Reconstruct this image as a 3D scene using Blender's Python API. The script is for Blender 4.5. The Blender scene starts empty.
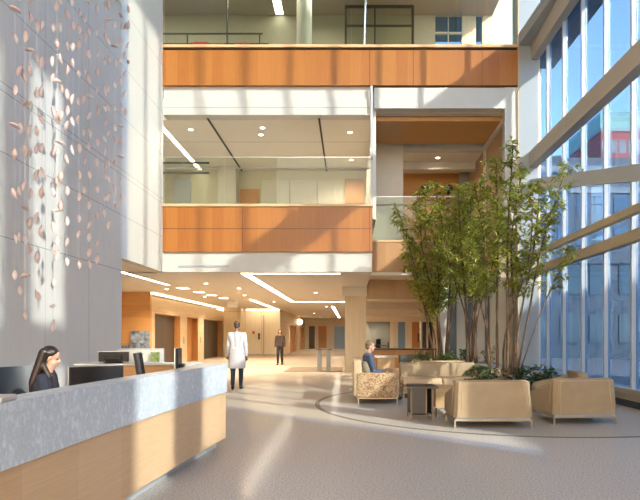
import bpy, bmesh, math, random
from mathutils import Vector, Matrix, noise
R = math.radians
PI = math.pi
random.seed(7)
S = bpy.context.scene
COL = S.collection

# ------------------------------------------------------------------ helpers
class MB:
    def __init__(s): s.bm = bmesh.new()
    def box(s, x0, x1, y0, y1, z0, z1, r=0, seg=2, M=None):
        g = bmesh.ops.create_cube(s.bm, size=1.0)
        vs = g['verts']
        c = Vector(((x0+x1)/2, (y0+y1)/2, (z0+z1)/2))
        for v in vs:
            v.co = Vector((v.co.x*(x1-x0), v.co.y*(y1-y0), v.co.z*(z1-z0))) + c
        if r > 0:
            es = list({e for v in vs for e in v.link_edges})
            res = bmesh.ops.bevel(s.bm, geom=es, offset=r, segments=seg, affect='EDGES', profile=0.5)
            vs = list({v for f in res['faces'] for v in f.verts} | {v for v in vs if v.is_valid})
        if M is not None:
            for v in vs: v.co = M @ v.co
        return s
    def poly(s, pts):
        s.bm.faces.new([s.bm.verts.new(Vector(p)) for p in pts]); return s
    def loft(s, rings, cap=True, closed=True):
        rows = [[s.bm.verts.new(Vector(p)) for p in r] for r in rings]
        n = len(rows[0])
        for a, b in zip(rows, rows[1:]):
            for i in range(n if closed else n-1):
                j = (i+1) % n
                s.bm.faces.new((a[i], a[j], b[j], b[i]))
        if cap and closed:
            s.bm.faces.new(list(reversed(rows[0]))); s.bm.faces.new(rows[-1])
        return s
    def prism(s, pts, z0, z1):
        return s.loft([[(x, y, z0) for x, y in pts], [(x, y, z1) for x, y in pts]])
    def tube(s, pts, rad, n=8, cap=True):
        pts = [Vector(p) for p in pts]
        rings = []
        for i, p in enumerate(pts):
            t = (pts[min(i+1, len(pts)-1)] - pts[max(i-1, 0)]).normalized()
            u = t.cross(Vector((0, 0, 1)))
            if u.length < 1e-3: u = t.cross(Vector((1, 0, 0)))
            u.normalize(); w = t.cross(u)
            r = rad[i] if isinstance(rad, (list, tuple)) else rad
            rings.append([p + (u*math.cos(2*PI*k/n) + w*math.sin(2*PI*k/n))*r for k in range(n)])
        return s.loft(rings, cap)
    def ell(s, c, r, M=None, u=12, v=8):
        g = bmesh.ops.create_uvsphere(s.bm, u_segments=u, v_segments=v, radius=1.0)
        for q in g['verts']:
            p = Vector((q.co.x*r[0], q.co.y*r[1], q.co.z*r[2])) + Vector(c)
            q.co = M @ p if M is not None else p
        return s
    def cap(s, a, b, r0, r1, n=12):
        a, b = Vector(a), Vector(b)
        t = (b-a)
        L = t.length
        if L < 1e-5:
            return s.ell(a, (r0, r0, r0))
        t.normalize()
        u = t.cross(Vector((0, 0, 1)))
        if u.length < 1e-3: u = t.cross(Vector((1, 0, 0)))
        u.normalize(); w = t.cross(u)
        rings = []
        for k in range(1, 5):
            an = PI/2*(1-k/4)
            rings.append((a - t*r0*math.sin(an), r0*math.cos(an)))
        for k in range(0, 4):
            an = PI/2*k/4
            rings.append((b + t*r1*math.sin(an), r1*math.cos(an)))
        return s.loft([[p + (u*math.cos(2*PI*k/n)+w*math.sin(2*PI*k/n))*max(rr, .0008) for k in range(n)] for p, rr in rings])
    def lathe(s, prof, c=(0, 0), n=24):
        return s.loft([[(c[0]+r*math.cos(2*PI*k/n), c[1]+r*math.sin(2*PI*k/n), z) for k in range(n)] for r, z in prof])

def link(o, parent=None):
    COL.objects.link(o)
    if parent is not None: o.parent = parent
    return o
def build(name, mb, mat, parent=None, smooth=False, angle=None):
    me = bpy.data.meshes.new(name)
    bmesh.ops.recalc_face_normals(mb.bm, faces=mb.bm.faces)
    mb.bm.to_mesh(me); mb.bm.free()
    for m in (mat if isinstance(mat, (list, tuple)) else [mat]): me.materials.append(m)
    if smooth:
        for p in me.polygons: p.use_smooth = True
        if angle:
            me.set_sharp_from_angle(angle=R(angle))
    return link(bpy.data.objects.new(name, me), parent)
def tag(o, label, cat=None, group=None, kind=None):
    o['label'] = label
    if cat: o['category'] = cat
    if group: o['group'] = group
    if kind: o['kind'] = kind
    return o
def struct(name, mb, mat, label, cat, smooth=False):
    return tag(build(name, mb, mat, None, smooth), label, cat, None, 'structure')
def thing(name, label, cat, loc=(0, 0, 0), rz=0, group=None):
    o = bpy.data.objects.new(name, None); COL.objects.link(o)
    o.empty_display_size = .1
    o.location = loc; o.rotation_euler = (0, 0, rz)
    return tag(o, label, cat, group)
def dup(root, loc, rz, label, group=None):
    r = root.copy(); COL.objects.link(r); r.location = loc; r.rotation_euler = (0, 0, rz)
    r['label'] = label
    if group: r['group'] = group
    for ch in list(root.children):
        c = ch.copy(); COL.objects.link(c); c.parent = r
        for g in list(ch.children):
            d = g.copy(); COL.objects.link(d); d.parent = c
    return r
def remesh(name, mb, mat, parent, vox=.008, it=3):
    me = bpy.data.meshes.new('tmp'); mb.bm.to_mesh(me); mb.bm.free()
    o = link(bpy.data.objects.new('tmp', me))
    m = o.modifiers.new('r', 'REMESH'); m.mode = 'VOXEL'; m.voxel_size = vox; m.use_smooth_shade = True
    sm = o.modifiers.new('s', 'SMOOTH'); sm.factor = .5; sm.iterations = it
    dg = bpy.context.evaluated_depsgraph_get()
    new = bpy.data.meshes.new_from_object(o.evaluated_get(dg))
    new.name = name
    bpy.data.objects.remove(o); bpy.data.meshes.remove(me)
    new.materials.clear(); new.materials.append(mat)
    for p in new.polygons: p.use_smooth = True
    return link(bpy.data.objects.new(name, new), parent)

# ------------------------------------------------------------------ materials
class NT:
    def __init__(s, name):
        s.m = bpy.data.materials.new(name); s.m.use_nodes = True
        s.t = s.m.node_tree; s.b = s.t.nodes['Principled BSDF']
    def n(s, typ, **kw):
        x = s.t.nodes.new(typ)
        for k, v in kw.items():
            if k.startswith('i_'):
                x.inputs[k[2:].replace('_', ' ')].default_value = v
            else: setattr(x, k, v)
        return x
    def l(s, a, b): s.t.links.new(a, b)
    def math(s, op, a, b=None, c=None):
        x = s.n('ShaderNodeMath', operation=op)
        for i, v in enumerate((a, b, c)):
            if v is None: continue
            if isinstance(v, (int, float)): x.inputs[i].default_value = v
            else: s.l(v, x.inputs[i])
        return x.outputs[0]
    def co(s, scale=(1, 1, 1)):
        tc = s.n('ShaderNodeTexCoord'); mp = s.n('ShaderNodeMapping')
        mp.inputs['Scale'].default_value = scale
        s.l(tc.outputs['Object'], mp.inputs['Vector'])
        return mp.outputs['Vector']
    def xyz(s):
        tc = s.n('ShaderNodeTexCoord'); sp = s.n('ShaderNodeSeparateXYZ')
        s.l(tc.outputs['Object'], sp.inputs[0]); return sp.outputs
    def ramp(s, fac, stops):
        r = s.n('ShaderNodeValToRGB')
        e = r.color_ramp.elements
        while len(e) < len(stops): e.new(.5)
        for q, (p, c) in zip(e, stops):
            q.position = p; q.color = (*c, 1)
        s.l(fac, r.inputs[0]); return r.outputs[0]
    def mix(s, fac, a, b, mode='MIX'):
        x = s.n('ShaderNodeMix', data_type='RGBA', blend_type=mode)
        for i, v in ((0, fac), (6, a), (7, b)):
            if isinstance(v, (int, float)): x.inputs[i].default_value = v
            elif isinstance(v, tuple): x.inputs[i].default_value = (*v, 1)
            else: s.l(v, x.inputs[i])
        return x.outputs[2]
    def noise(s, vec, scale, detail=3, rough=.55):
        x = s.n('ShaderNodeTexNoise'); x.inputs['Scale'].default_value = scale
        x.inputs['Detail'].default_value = detail; x.inputs['Roughness'].default_value = rough
        s.l(vec, x.inputs['Vector']); return x.outputs['Fac']
    def bump(s, h, strength=.2, dist=.01):
        x = s.n('ShaderNodeBump'); x.inputs['Strength'].default_value = strength; x.inputs['Distance'].default_value = dist
        s.l(h, x.inputs['Height']); s.l(x.outputs[0], s.b.inputs['Normal'])
    def col(s, c): s.l(c, s.b.inputs['Base Color'])
    def set(s, rough=.5, metal=0, spec=.5):
        s.b.inputs['Roughness'].default_value = rough; s.b.inputs['Metallic'].default_value = metal
        s.b.inputs['Specular IOR Level'].default_value = spec; return s

def plain(name, c, rough=.5, metal=0, var=.06, scale=12, spec=.5):
    t = NT(name).set(rough, metal, spec)
    f = t.noise(t.co(), scale, 2)
    t.col(t.ramp(f, [(.3, tuple(x*(1-var) for x in c)), (.7, tuple(min(1, x*(1+var)) for x in c))]))
    return t.m
def wood(name, c1, c2, axis='z', panel=(0, 0), rough=.42, lines=()):
    """straight veneer; grain runs along axis; panel=(axis index, width) varies tone panel by panel"""
    t = NT(name).set(rough)
    sc = {'z': (38, 38, 1.1), 'x': (1.1, 38, 38), 'y': (38, 1.1, 38)}[axis]
    f = t.noise(t.co(sc), 1.6, 4, .6)
    c = t.ramp(f, [(.28, c1), (.72, c2)])
    if panel[1]:
        q = t.math('FLOOR', t.math('DIVIDE', t.xyz()[panel[0]], panel[1]))
        w = t.n('ShaderNodeTexWhiteNoise', noise_dimensions='1D'); t.l(q, w.inputs['W'])
        c = t.mix(.55, c, t.ramp(w.outputs['Value'], [(0, c1), (1, c2)]))
    for ax, p, wd in lines:
        k = t.math('COMPARE', t.xyz()[ax], p, wd)
        c = t.mix(k, c, tuple(x*.35 for x in c1))
    t.col(c); return t.m
def panelled(name, c1, c2, streak, lines, rough=.6, line_c=(.25, .24, .22), bump=.0):
    t = NT(name).set(rough)
    f = t.noise(t.co(streak), 1.5, 5, .65)
    g = t.noise(t.co(), .7, 3)
    c = t.ramp(t.math('ADD', t.math('MULTIPLY', f, .7), t.math('MULTIPLY', g, .3)), [(.3, c1), (.7, c2)])
    for ax, p, wd in lines:
        c = t.mix(t.math('COMPARE', t.xyz()[ax], p, wd), c, line_c)
    t.col(c)
    if bump: t.bump(f, bump, .01)
    return t.m
def glow(name, c, strength):
    t = NT(name)
    t.b.inputs['Base Color'].default_value = (*c, 1)
    t.b.inputs['Emission Color'].default_value = (*c, 1)
    t.b.inputs['Emission Strength'].default_value = strength
    return t.m
def glass(name, tint, refl=1.0, rough=0.0):
    t = NT(name); nt = t.t
    nt.nodes.remove(t.b)
    tr = t.n('ShaderNodeBsdfTransparent'); tr.inputs[0].default_value = (*tint, 1)
    gl = t.n('ShaderNodeBsdfGlossy'); gl.inputs['Roughness'].default_value = rough
    fr = t.n('ShaderNodeFresnel'); fr.inputs['IOR'].default_value = 1.45
    mx = t.n('ShaderNodeMixShader')
    t.l(t.math('MULTIPLY', fr.outputs[0], refl), mx.inputs[0])
    t.l(tr.outputs[0], mx.inputs[1]); t.l(gl.outputs[0], mx.inputs[2])
    t.l(mx.outputs[0], nt.nodes['Material Output'].inputs[0])
    return t.m

GROOVES = [(2, 2.99, .006), (2, 4.34, .006), (2, 5.32, .006), (2, 5.45, .006), (2, 6.75, .006), (2, 8.0, .006), (2, 9.4, .006)]
M = {}
M['concrete'] = panelled('concrete', (.535, .515, .475), (.635, .61, .565), (3, 22, .7), GROOVES + [(1, 11.9, .006), (1, 10.2, .004)], .65, (.2, .2, .2), .12)
M['cream_panel'] = panelled('cream_panel', (.60, .555, .47), (.65, .61, .525), (3, 9, .3), GROOVES, .5, (.3, .27, .22))
M['white_paint'] = plain('white_paint', (.62, .585, .52), .5, var=.02, scale=3)
M['warm_white'] = plain('warm_white', (.78, .70, .58), .55, var=.02, scale=3)
M['ceiling_paint'] = plain('ceiling_paint', (.80, .74, .64), .6, var=.02, scale=2)
M['ceiling_panel'] = panelled('ceiling_panel', (.80, .74, .62), (.83, .77, .65), (2, 2, 2), [(1, 18.9, .012)], .6, (.3, .22, .14))
M['grey_paint'] = plain('grey_paint', (.42, .44, .46), .5, var=.03)
M['column_paint'] = panelled('column_paint', (.36, .38, .39), (.39, .41, .42), (2, 2, .4), [(2, 10.35, .015)], .45)  # darkened in place of the shade the glass wall column stands in
M['fascia_wood'] = wood('fascia_wood', (.33, .098, .013), (.46, .170, .030), 'z', (0, .34), .38, [(0, -3.18, .008), (0, .58, .010), (0, 1.87, .008), (2, 4.57, .010)])
M['upper_wood'] = wood('upper_wood', (.35, .108, .015), (.47, .18, .034), 'z', (0, .34), .38, [(0, .58, .010), (0, 1.87, .008), (0, 3.9, .006)])
M['cap_wood'] = wood('cap_wood', (.66, .40, .18), (.80, .54, .30), 'x', rough=.4)
M['dull_wood'] = wood('dull_wood', (.42, .20, .08), (.56, .30, .13), 'z', (0, .6), .45, [(0, 2.1, .008)])
M['amber_wood'] = wood('amber_wood', (.50, .23, .065), (.66, .35, .12), 'x', (2, .55), .4)
M['desk_wood'] = wood('desk_wood', (.60, .38, .20), (.78, .54, .32), 'y', (1, .62), .38)
M['oak'] = wood('oak', (.58, .36, .17), (.72, .48, .26), 'x', rough=.42)
M['door_wood'] = wood('door_wood', (.40, .17, .05), (.54, .26, .09), 'z', rough=.4)
M['pale_stone'] = panelled('pale_stone', (.58, .44, .27), (.74, .60, .41), (7, 7, .5), [(2, 3.05, .010)], .45, (.35, .27, .17))
M['travertine'] = panelled('travertine', (.64, .48, .29), (.76, .60, .40), (.6, .8, 4), [(2, 2.5, .008), (2, 1.2, .006)], .4, (.4, .3, .18))
M['bright_stone'] = panelled('bright_stone', (.74, .64, .48), (.84, .74, .58), (4, 4, .5), [(0, -7.5, .01), (0, -6.3, .01)], .45)
M['dark_door'] = plain('dark_door', (.055, .042, .032), .35)
M['dark_bronze'] = plain('dark_bronze', (.05, .042, .038), .35, .3)
M['black'] = plain('black', (.012, .012, .014), .4, spec=.25)
M['black_leather'] = plain('black_leather', (.022, .023, .027), .42, scale=40)
M['mesh_black'] = plain('mesh_black', (.05, .052, .058), .6, scale=60)
M['steel'] = plain('steel', (.55, .54, .52), .3, .9)
M['dull_steel'] = plain('dull_steel', (.20, .19, .18), .35, .6)
M['white_metal'] = plain('white_metal', (.50, .51, .52), .45, .1, .02)
M['bronze'] = plain('bronze', (.48, .37, .25), .4, .6)
M['brown_metal'] = plain('brown_metal', (.17, .11, .07), .4, .4)
M['leather'] = plain('leather', (.37, .265, .155), .45, var=.07, scale=5)
M['leather_light'] = plain('leather_light', (.54, .38, .225), .45, var=.06, scale=5)
M['cushion'] = plain("cushion", (.25, .20, .14), .8, var=.08, scale=30)
M['granite'] = plain('granite', (.045, .045, .048), .25, var=.3, scale=60)
M['sill_stone'] = plain('sill_stone', (.50, .42, .32), .4, var=.05, scale=20)
M['rail_tan'] = plain('rail_tan', (.58, .46, .30), .5, .1, .03)
M['beam_tan'] = plain('beam_tan', (.52, .47, .40), .5, .1, .03)
M['gold_strip'] = plain('gold_strip', (.62, .47, .27), .45)
M['clear_glass'] = glass('clear_glass', (.93, .95, .92), .6)
M['green_glass'] = glass('green_glass', (.87, .905, .85), .7)
M['olive_wall'] = plain('olive_wall', (.56, .52, .40), .55, var=.02, scale=3)
M['curtain_glass'] = glass('curtain_glass', (.42, .61, .88), .2)
M['strip_light'] = glow('strip_light', (1, .90, .74), 12)
M['cove_light'] = glow('cove_light', (1, .82, .56), 9)
M['lamp_warm'] = glow('lamp_warm', (1, .84, .58), 14)
M['sign_white'] = plain('sign_white', (.85, .84, .80), .4)
M['red'] = plain('red', (.55, .05, .03), .5)
M['screen'] = plain('screen', (.03, .035, .045), .2)
M['paper'] = plain('paper', (.72, .72, .70), .6)

def marble():
    t = NT('marble').set(.22)
    v = t.co((1, 1, .8))
    n1 = t.noise(v, 2.2, 6, .65)
    n2 = t.noise(t.co((1.2, 1.2, .7)), 13, 6, .78)
    vein = t.math('SUBTRACT', 1.0, t.math('MULTIPLY', t.math('ABSOLUTE', t.math('SUBTRACT', n2, .5)), 9), None)
    base = t.ramp(n1, [(.3, (.66, .73, .81)), (.7, (.82, .88, .93))])
    t.col(t.mix(t.math('MULTIPLY', t.math('MAXIMUM', vein, 0.0), .55), base, (.38, .44, .50)))
    for_ = None
    return t.m
M['marble'] = marble()
def terrazzo():
    t = NT('terrazzo')
    t.set(.16, 0, .22)
    sp = t.noise(t.co(), 55, 2, .7)
    big = t.noise(t.co(), .35, 2)
    x, y, z = t.xyz()
    dx = t.math('SUBTRACT', x, 3.3); dy = t.math('SUBTRACT', y, 11.7)
    dist = t.math('SQRT', t.math('ADD', t.math('MULTIPLY', dx, dx), t.math('MULTIPLY', dy, dy)))
    inside = t.math('LESS_THAN', dist, 3.95)
    ring = t.math('COMPARE', dist, 3.98, .05)
    out = t.ramp(sp, [(.38, (.38, .31, .24)), (.5, (.54, .45, .36)), (.62, (.62, .54, .44))])
    inn = t.ramp(sp, [(.38, (.37, .33, .285)), (.5, (.50, .45, .395)), (.62, (.60, .55, .49))])
    # grey terrazzo tone near and right, blending to tan farther back and left
    mr = t.n('ShaderNodeMapRange', interpolation_type='SMOOTHSTEP')
    t.l(t.math('ADD', t.math('MULTIPLY', x, -.55), y), mr.inputs[0])
    for q, v in enumerate((4.2, 10.5, 1.0, 0.0)): mr.inputs[q+1].default_value = v
    fld = mr.outputs[0]
    c = t.mix(fld, out, t.ramp(sp, [(.36, (.40, .375, .36)), (.5, (.54, .51, .49)), (.64, (.68, .66, .64))]))
    c = t.mix(inside, c, inn)
    c = t.mix(ring, c, (.24, .20, .16))
    r = t.math('ADD', .10, t.math('MULTIPLY', big, .1))
    df = t.n('ShaderNodeBsdfDiffuse'); t.l(c, df.inputs['Color'])
    gl = t.n('ShaderNodeBsdfGlossy'); t.l(r, gl.inputs['Roughness']); gl.inputs['Color'].default_value = (.95, .93, .9, 1)
    fr = t.n('ShaderNodeFresnel'); fr.inputs['IOR'].default_value = 1.4
    mx = t.n('ShaderNodeMixShader')
    t.l(t.math('ADD', .03, t.math('MULTIPLY', fr.outputs[0], .30)), mx.inputs[0])   # sealed, softly polished
    t.l(df.outputs[0], mx.inputs[1]); t.l(gl.outputs[0], mx.inputs[2])
    t.l(mx.outputs[0], t.t.nodes['Material Output'].inputs[0])
    t.t.nodes.remove(t.b)
    return t.m
M['terrazzo'] = terrazzo()
def floral():
    t = NT('patterned_fabric').set(.8)
    v = t.n('ShaderNodeTexVoronoi'); v.inputs['Scale'].default_value = 11
    w = t.n('ShaderNodeTexNoise'); w.inputs['Scale'].default_value = 6
    t.l(t.co(), w.inputs['Vector'])
    t.l(w.outputs['Color'], v.inputs['Vector'])
    q = t.noise(t.co((1, 1, 1)), 13, 4, .7)
    f = t.math('ADD', t.math('MULTIPLY', v.outputs['Distance'], .6), t.math('MULTIPLY', q, .6))
    t.col(t.ramp(f, [(.40, (.20, .10, .045)), (.58, (.40, .25, .13)), (.78, (.56, .40, .24))]))
    return t.m
M['floral'] = floral()
def leafmat(name, c1, c2, trans=.45):
    t = NT(name).set(.45)
    n = t.noise(t.co(), 1.6, 2)
    g = t.n('ShaderNodeTexWhiteNoise', noise_dimensions='3D')
    geo = t.n('ShaderNodeNewGeometry')
    f = t.math('ADD', t.math('MULTIPLY', geo.outputs['Random Per Island'], .7), t.math('MULTIPLY', n, .3))
    c = t.ramp(f, [(.1, c1), (.9, c2)])
    t.col(c)
    tl = t.n('ShaderNodeBsdfTranslucent'); t.l(c, tl.inputs[0])
    mx = t.n('ShaderNodeMixShader'); mx.inputs[0].default_value = trans
    t.l(t.b.outputs[0], mx.inputs[1]); t.l(tl.outputs[0], mx.inputs[2])
    t.l(mx.outputs[0], t.t.nodes['Material Output'].inputs[0])
    return t.m
M['leaf'] = leafmat('leaf', (.15, .22, .03), (.60, .58, .12), .5)
M['leaf_dark'] = leafmat('leaf_dark', (.03, .08, .035), (.10, .19, .07), .25)
M['leaf_mid'] = leafmat('leaf_mid', (.10, .18, .05), (.30, .36, .11), .3)
M['leaf_tan'] = leafmat('leaf_tan', (.50, .36, .20), (.70, .55, .34), .3)
M['bark'] = plain('bark', (.15, .085, .045), .8, var=.35, scale=30)
M['soil'] = plain('soil', (.06, .045, .03), .9)
def petal():
    t = NT('petal_glass').set(.35)
    oi = t.n('ShaderNodeObjectInfo')
    z = t.xyz()[2]
    pale = t.ramp(oi.outputs['Random'], [(0, (.93, .83, .77)), (.5, (.94, .87, .80)), (1, (.86, .66, .60))])
    tip = t.math('MULTIPLY', t.math('ADD', z, .09), 4.5)
    c = t.mix(t.math('MINIMUM', t.math('MAXIMUM', tip, 0.0), 1.0), pale, (.74, .50, .44))
    t.col(c)
    tl = t.n('ShaderNodeBsdfTranslucent'); t.l(c, tl.inputs[0])
    mx = t.n('ShaderNodeMixShader'); mx.inputs[0].default_value = .35
    t.l(t.b.outputs[0], mx.inputs[1]); t.l(tl.outputs[0], mx.inputs[2])
    t.l(mx.outputs[0], t.t.nodes['Material Output'].inputs[0])
    return t.m
M['petal'] = petal()
M['skin'] = plain('skin', (.60, .34, .23), .5, var=.04)
M['skin_dark'] = plain('skin_dark', (.30, .16, .10), .5, var=.04)
M['hair_dark'] = plain('hair_dark', (.022, .012, .009), .35, var=.3, scale=60)
M['hair_grey'] = plain('hair_grey', (.20, .13, .08), .6, var=.25, scale=60)
M['hair_brown'] = plain('hair_brown', (.10, .055, .03), .5, var=.3, scale=60)
M['navy'] = plain('navy', (.022, .028, .048), .8, var=.15, scale=40)
M['blue_grey_cloth'] = plain('blue_grey_cloth', (.075, .09, .14), .85, var=.15, scale=40)
M['denim'] = plain('denim', (.10, .16, .28), .85, var=.12, scale=40)
M['white_cloth'] = plain('white_cloth', (.58, .53, .52), .85, var=.04, scale=30)
M['dark_brown_cloth'] = plain('dark_brown_cloth', (.055, .035, .03), .85, var=.2, scale=40)
M['black_cloth'] = plain('black_cloth', (.014, .014, .017), .8)
M['shoe'] = plain('shoe', (.02, .015, .012), .45)
M['lip'] = plain('lip', (.45, .16, .13), .45)
M['eye'] = plain('eye', (.03, .02, .015), .25)
M['street'] = plain('street', (.09, .10, .12), .8, scale=2)
M['facade_blue'] = plain('facade_blue', (.026, .045, .075), .5)
M['facade_pale'] = plain('facade_pale', (.18, .20, .22), .6)
M['facade_red'] = plain('facade_red', (.32, .06, .06), .7, scale=4, var=.2)
M['facade_teal'] = plain('facade_teal', (.14, .30, .28), .5)
M['facade_beige'] = plain('facade_beige', (.3, .27, .24), .7)
M['dark_glass'] = plain('dark_glass', (.03, .05, .075), .08)
M['blue_glass'] = plain('blue_glass', (.06, .10, .16), .08)
M['blue_pane'] = plain('blue_pane', (.22, .38, .58), .25)  # opaque blue colour standing in for daylight behind the glass
M['grey_strip'] = plain('grey_strip', (.16, .165, .17), .25)
M['lilac_paint'] = plain('lilac_paint', (.50, .49, .50), .6)

# ------------------------------------------------------------------ camera, world, sun
cam = bpy.data.cameras.new('camera'); co = link(bpy.data.objects.new('camera', cam))
co.location = (0, 0, 1.4); co.rotation_euler = (PI/2, 0, 0)
cam.sensor_width = 36; cam.lens = 560/640*36
cam.shift_x = -30/640; cam.shift_y = 86/640
cam.clip_end = 600
S.camera = co

w = bpy.data.worlds.new('sky'); S.world = w; w.use_nodes = True
nt = w.node_tree; bg = nt.nodes['Background']
sky = nt.nodes.new('ShaderNodeTexSky'); sky.sky_type = 'NISHITA'; sky.sun_disc = False
sky.sun_elevation = R(29); sky.sun_rotation = R(132); sky.air_density = 1.0; sky.dust_density = .6
hs = nt.nodes.new('ShaderNodeHueSaturation'); hs.inputs['Saturation'].default_value = .50
nt.links.new(sky.outputs[0], hs.inputs['Color'])
tn = nt.nodes.new('ShaderNodeMix'); tn.data_type = 'RGBA'; tn.blend_type = 'MULTIPLY'; tn.inputs[0].default_value = 1
tn.inputs[7].default_value = (1.22, 1.02, .78, 1); nt.links.new(hs.outputs[0], tn.inputs[6])
nt.links.new(tn.outputs[2], bg.inputs['Color'])
bg.inputs['Strength'].default_value = .88
sun = bpy.data.lights.new('sun', 'SUN'); so = link(bpy.data.objects.new('sun', sun))
SUN_DIR = Vector((-.74, .67, -.555)).normalized()
so.rotation_euler = SUN_DIR.to_track_quat('-Z', 'Y').to_euler()
sun.energy = 37; sun.color = (1, .50, .225); sun.angle = R(.9)
S.view_settings.view_transform = 'Standard'; S.view_settings.look = 'None'
S.view_settings.gamma = 1; S.view_settings.use_curve_mapping = False
S.view_settings.exposure = -0.12
S.cycles.use_denoising = True; S.cycles.use_light_tree = False
S.cycles.max_bounces = 10; S.cycles.diffuse_bounces = 5; S.cycles.glossy_bounces = 4
S.cycles.transparent_max_bounces = 24; S.cycles.sample_clamp_indirect = 6
S.cycles.caustics_reflective = False; S.cycles.caustics_refractive = False

# ------------------------------------------------------------------ shell: floor, walls, slabs
XL, XR, YF = -5.55, 5.6, 16.6
struct('floor', MB().box(-13, XR, -9, 64, -.2, 0), M['terrazzo'], 'polished speckled terrazzo floor of the atrium and lobby', 'floor')
struct('wall_left', MB().box(-5.8, XL, -9, 13.6, 0, 20), M['concrete'], 'tall grey board-marked concrete wall on the left behind the desk', 'wall')
struct('wall_left_upper', MB().box(-5.8, XL, 13.6, YF, 3.3, 20).box(XL, XL+.012, 16.45, YF, 3.3, 11), M['cream_panel'], 'cream stone panel wall on the left, above the lobby opening', 'wall')
struct('ceiling_lobby', MB().box(-13, XL-.25, 9, 16.6, 3.3, 3.6).box(-13, .65, 16.901, 40, 3.3, 3.6).box(-13, XL-.25, 16.601, 16.9, 3.3, 3.6).box(-5, .65, 40.001, 64, 3.3, 3.6),
       M['ceiling_paint'], 'cream lobby ceiling under the balcony', 'ceiling')
struct('ceiling_sky_block', MB().box(-5.8, XR+.15, -9, 22.4, 20, 20.3), M['white_paint'], 'unseen white roof added to cut skylight on the floor', 'ceiling')  # out of view, added to lower the sky light on the floor
# balcony level two
struct('wall_balcony', MB().box(-9, .65, YF+.02, YF+.3, 3.30, 3.89), M['white_paint'], 'white beam under the wood balcony front', 'wall')
struct('trim_1', MB().box(-5.1, -3.6, YF-.004, YF+.03, 3.45, 3.50), M['grey_paint'], 'narrow grey slot vent in the white beam', 'trim')
struct('wall_balcony_wood', MB().box(XL+.014, .66, YF-.06, YF+.3, 3.89, 5.22), M['fascia_wood'], 'orange wood balcony front on the second level', 'wall')
struct('trim_2', MB().box(XL+.014, .68, YF-.10, YF+.34, 5.22, 5.30, .01), M['cap_wood'], 'pale wood cap along the second level balcony', 'trim')
struct('floor_upper', MB().box(-9, .65, YF+.3, 22.4, 4.7, 4.9), M['grey_paint'], 'second level floor behind the balcony', 'floor')
struct('ceiling_upper', MB().box(-9, .65, YF+.401, 22.4, 7.95, 8.4), M['ceiling_panel'], 'tan panel ceiling of the second level', 'ceiling')
struct('wall_upper_beam', MB().box(XL+.01, .60, YF-.02, YF+.4, 7.95, 8.42).box(XL+.01, .60, YF+.06, YF+.4, 8.42, 8.81), M['white_paint'], 'white beam above the second level opening', 'wall')
struct('trim_3', MB().box(XL+.02, .6, YF-.028, YF-.01, 8.155, 8.175), M['grey_paint'], 'thin groove along the white upper beam', 'trim')
for i, x in enumerate((-7.6, -4.28, -.93)):
    struct('trim_%d' % (4+i), MB().box(x-.03, x+.03, YF+.25, 22.2, 7.93, 7.952), M['black'],
           ['dark slot in the tan ceiling at far left', 'dark slot in the tan ceiling at mid left', 'dark slot in the tan ceiling near the white post'][i], 'trim')
struct('wall_upper_back', MB().box(-9, .65, 22.2, 22.4, 4.9, 7.95), M['olive_wall'], 'back wall of the second level', 'wall')
struct('wall_upper_partition', MB().box(.66, .78, YF+.2, 22.4, 4.9, 8.7), M['warm_white'], 'side wall between the two upper bays', 'wall')
struct('wall_upper_left', MB().box(-9.1, -8.95, YF, 22.4, 3.6, 8), M['warm_white'], 'left side wall of the second level', 'wall')
# balcony level three
struct('wall_upper_balcony_wood', MB().box(XL+.014, 4.96, YF-.06, YF+.3, 8.81, 9.845), M['upper_wood'], 'orange wood balcony front on the third level', 'wall')
struct('trim_7', MB().box(XL+.014, 4.96, YF+.0, YF+.25, 9.845, 9.925), M['black'], 'black shadow gap under the third level wood cap', 'trim')
struct('trim_8', MB().box(XL+.014, 4.96, YF-.08, YF+.32, 9.925, 10.01, .01), M['cap_wood'], 'wood cap along the third level balcony', 'trim')
struct('floor_top', MB().box(-9, 4.96, YF+.3, 24, 9.5, 9.7), M['grey_paint'], 'third level floor behind the top balcony', 'floor')
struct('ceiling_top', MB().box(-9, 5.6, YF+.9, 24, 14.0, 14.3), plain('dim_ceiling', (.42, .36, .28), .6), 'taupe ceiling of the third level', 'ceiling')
wb = MB().box(-9, 2.5, 22, 22.2, 9.7, 14)
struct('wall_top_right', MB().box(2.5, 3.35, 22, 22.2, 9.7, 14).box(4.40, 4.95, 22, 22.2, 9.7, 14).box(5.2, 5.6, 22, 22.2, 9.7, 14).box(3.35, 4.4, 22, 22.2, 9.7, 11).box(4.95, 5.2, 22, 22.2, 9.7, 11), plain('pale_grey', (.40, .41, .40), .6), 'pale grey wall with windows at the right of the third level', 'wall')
struct('trim_50', MB().box(3.35, 4.4, 22.02, 22.1, 13.28, 13.36).box(3.85, 3.89, 22.02, 22.1, 11, 14), M['grey_paint'], 'grey bars of the third level window', 'trim')
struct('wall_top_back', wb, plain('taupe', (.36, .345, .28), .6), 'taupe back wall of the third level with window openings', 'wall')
struct('window_1', MB().box(3.35, 4.4, 22.12, 22.13, 11, 14), M['curtain_glass'], 'window in the back wall of the third level', 'window')
struct('window_2', MB().box(4.95, 5.2, 22.12, 22.13, 11, 14), M['curtain_glass'], 'narrow right window in the third level back wall', 'window')
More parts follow.
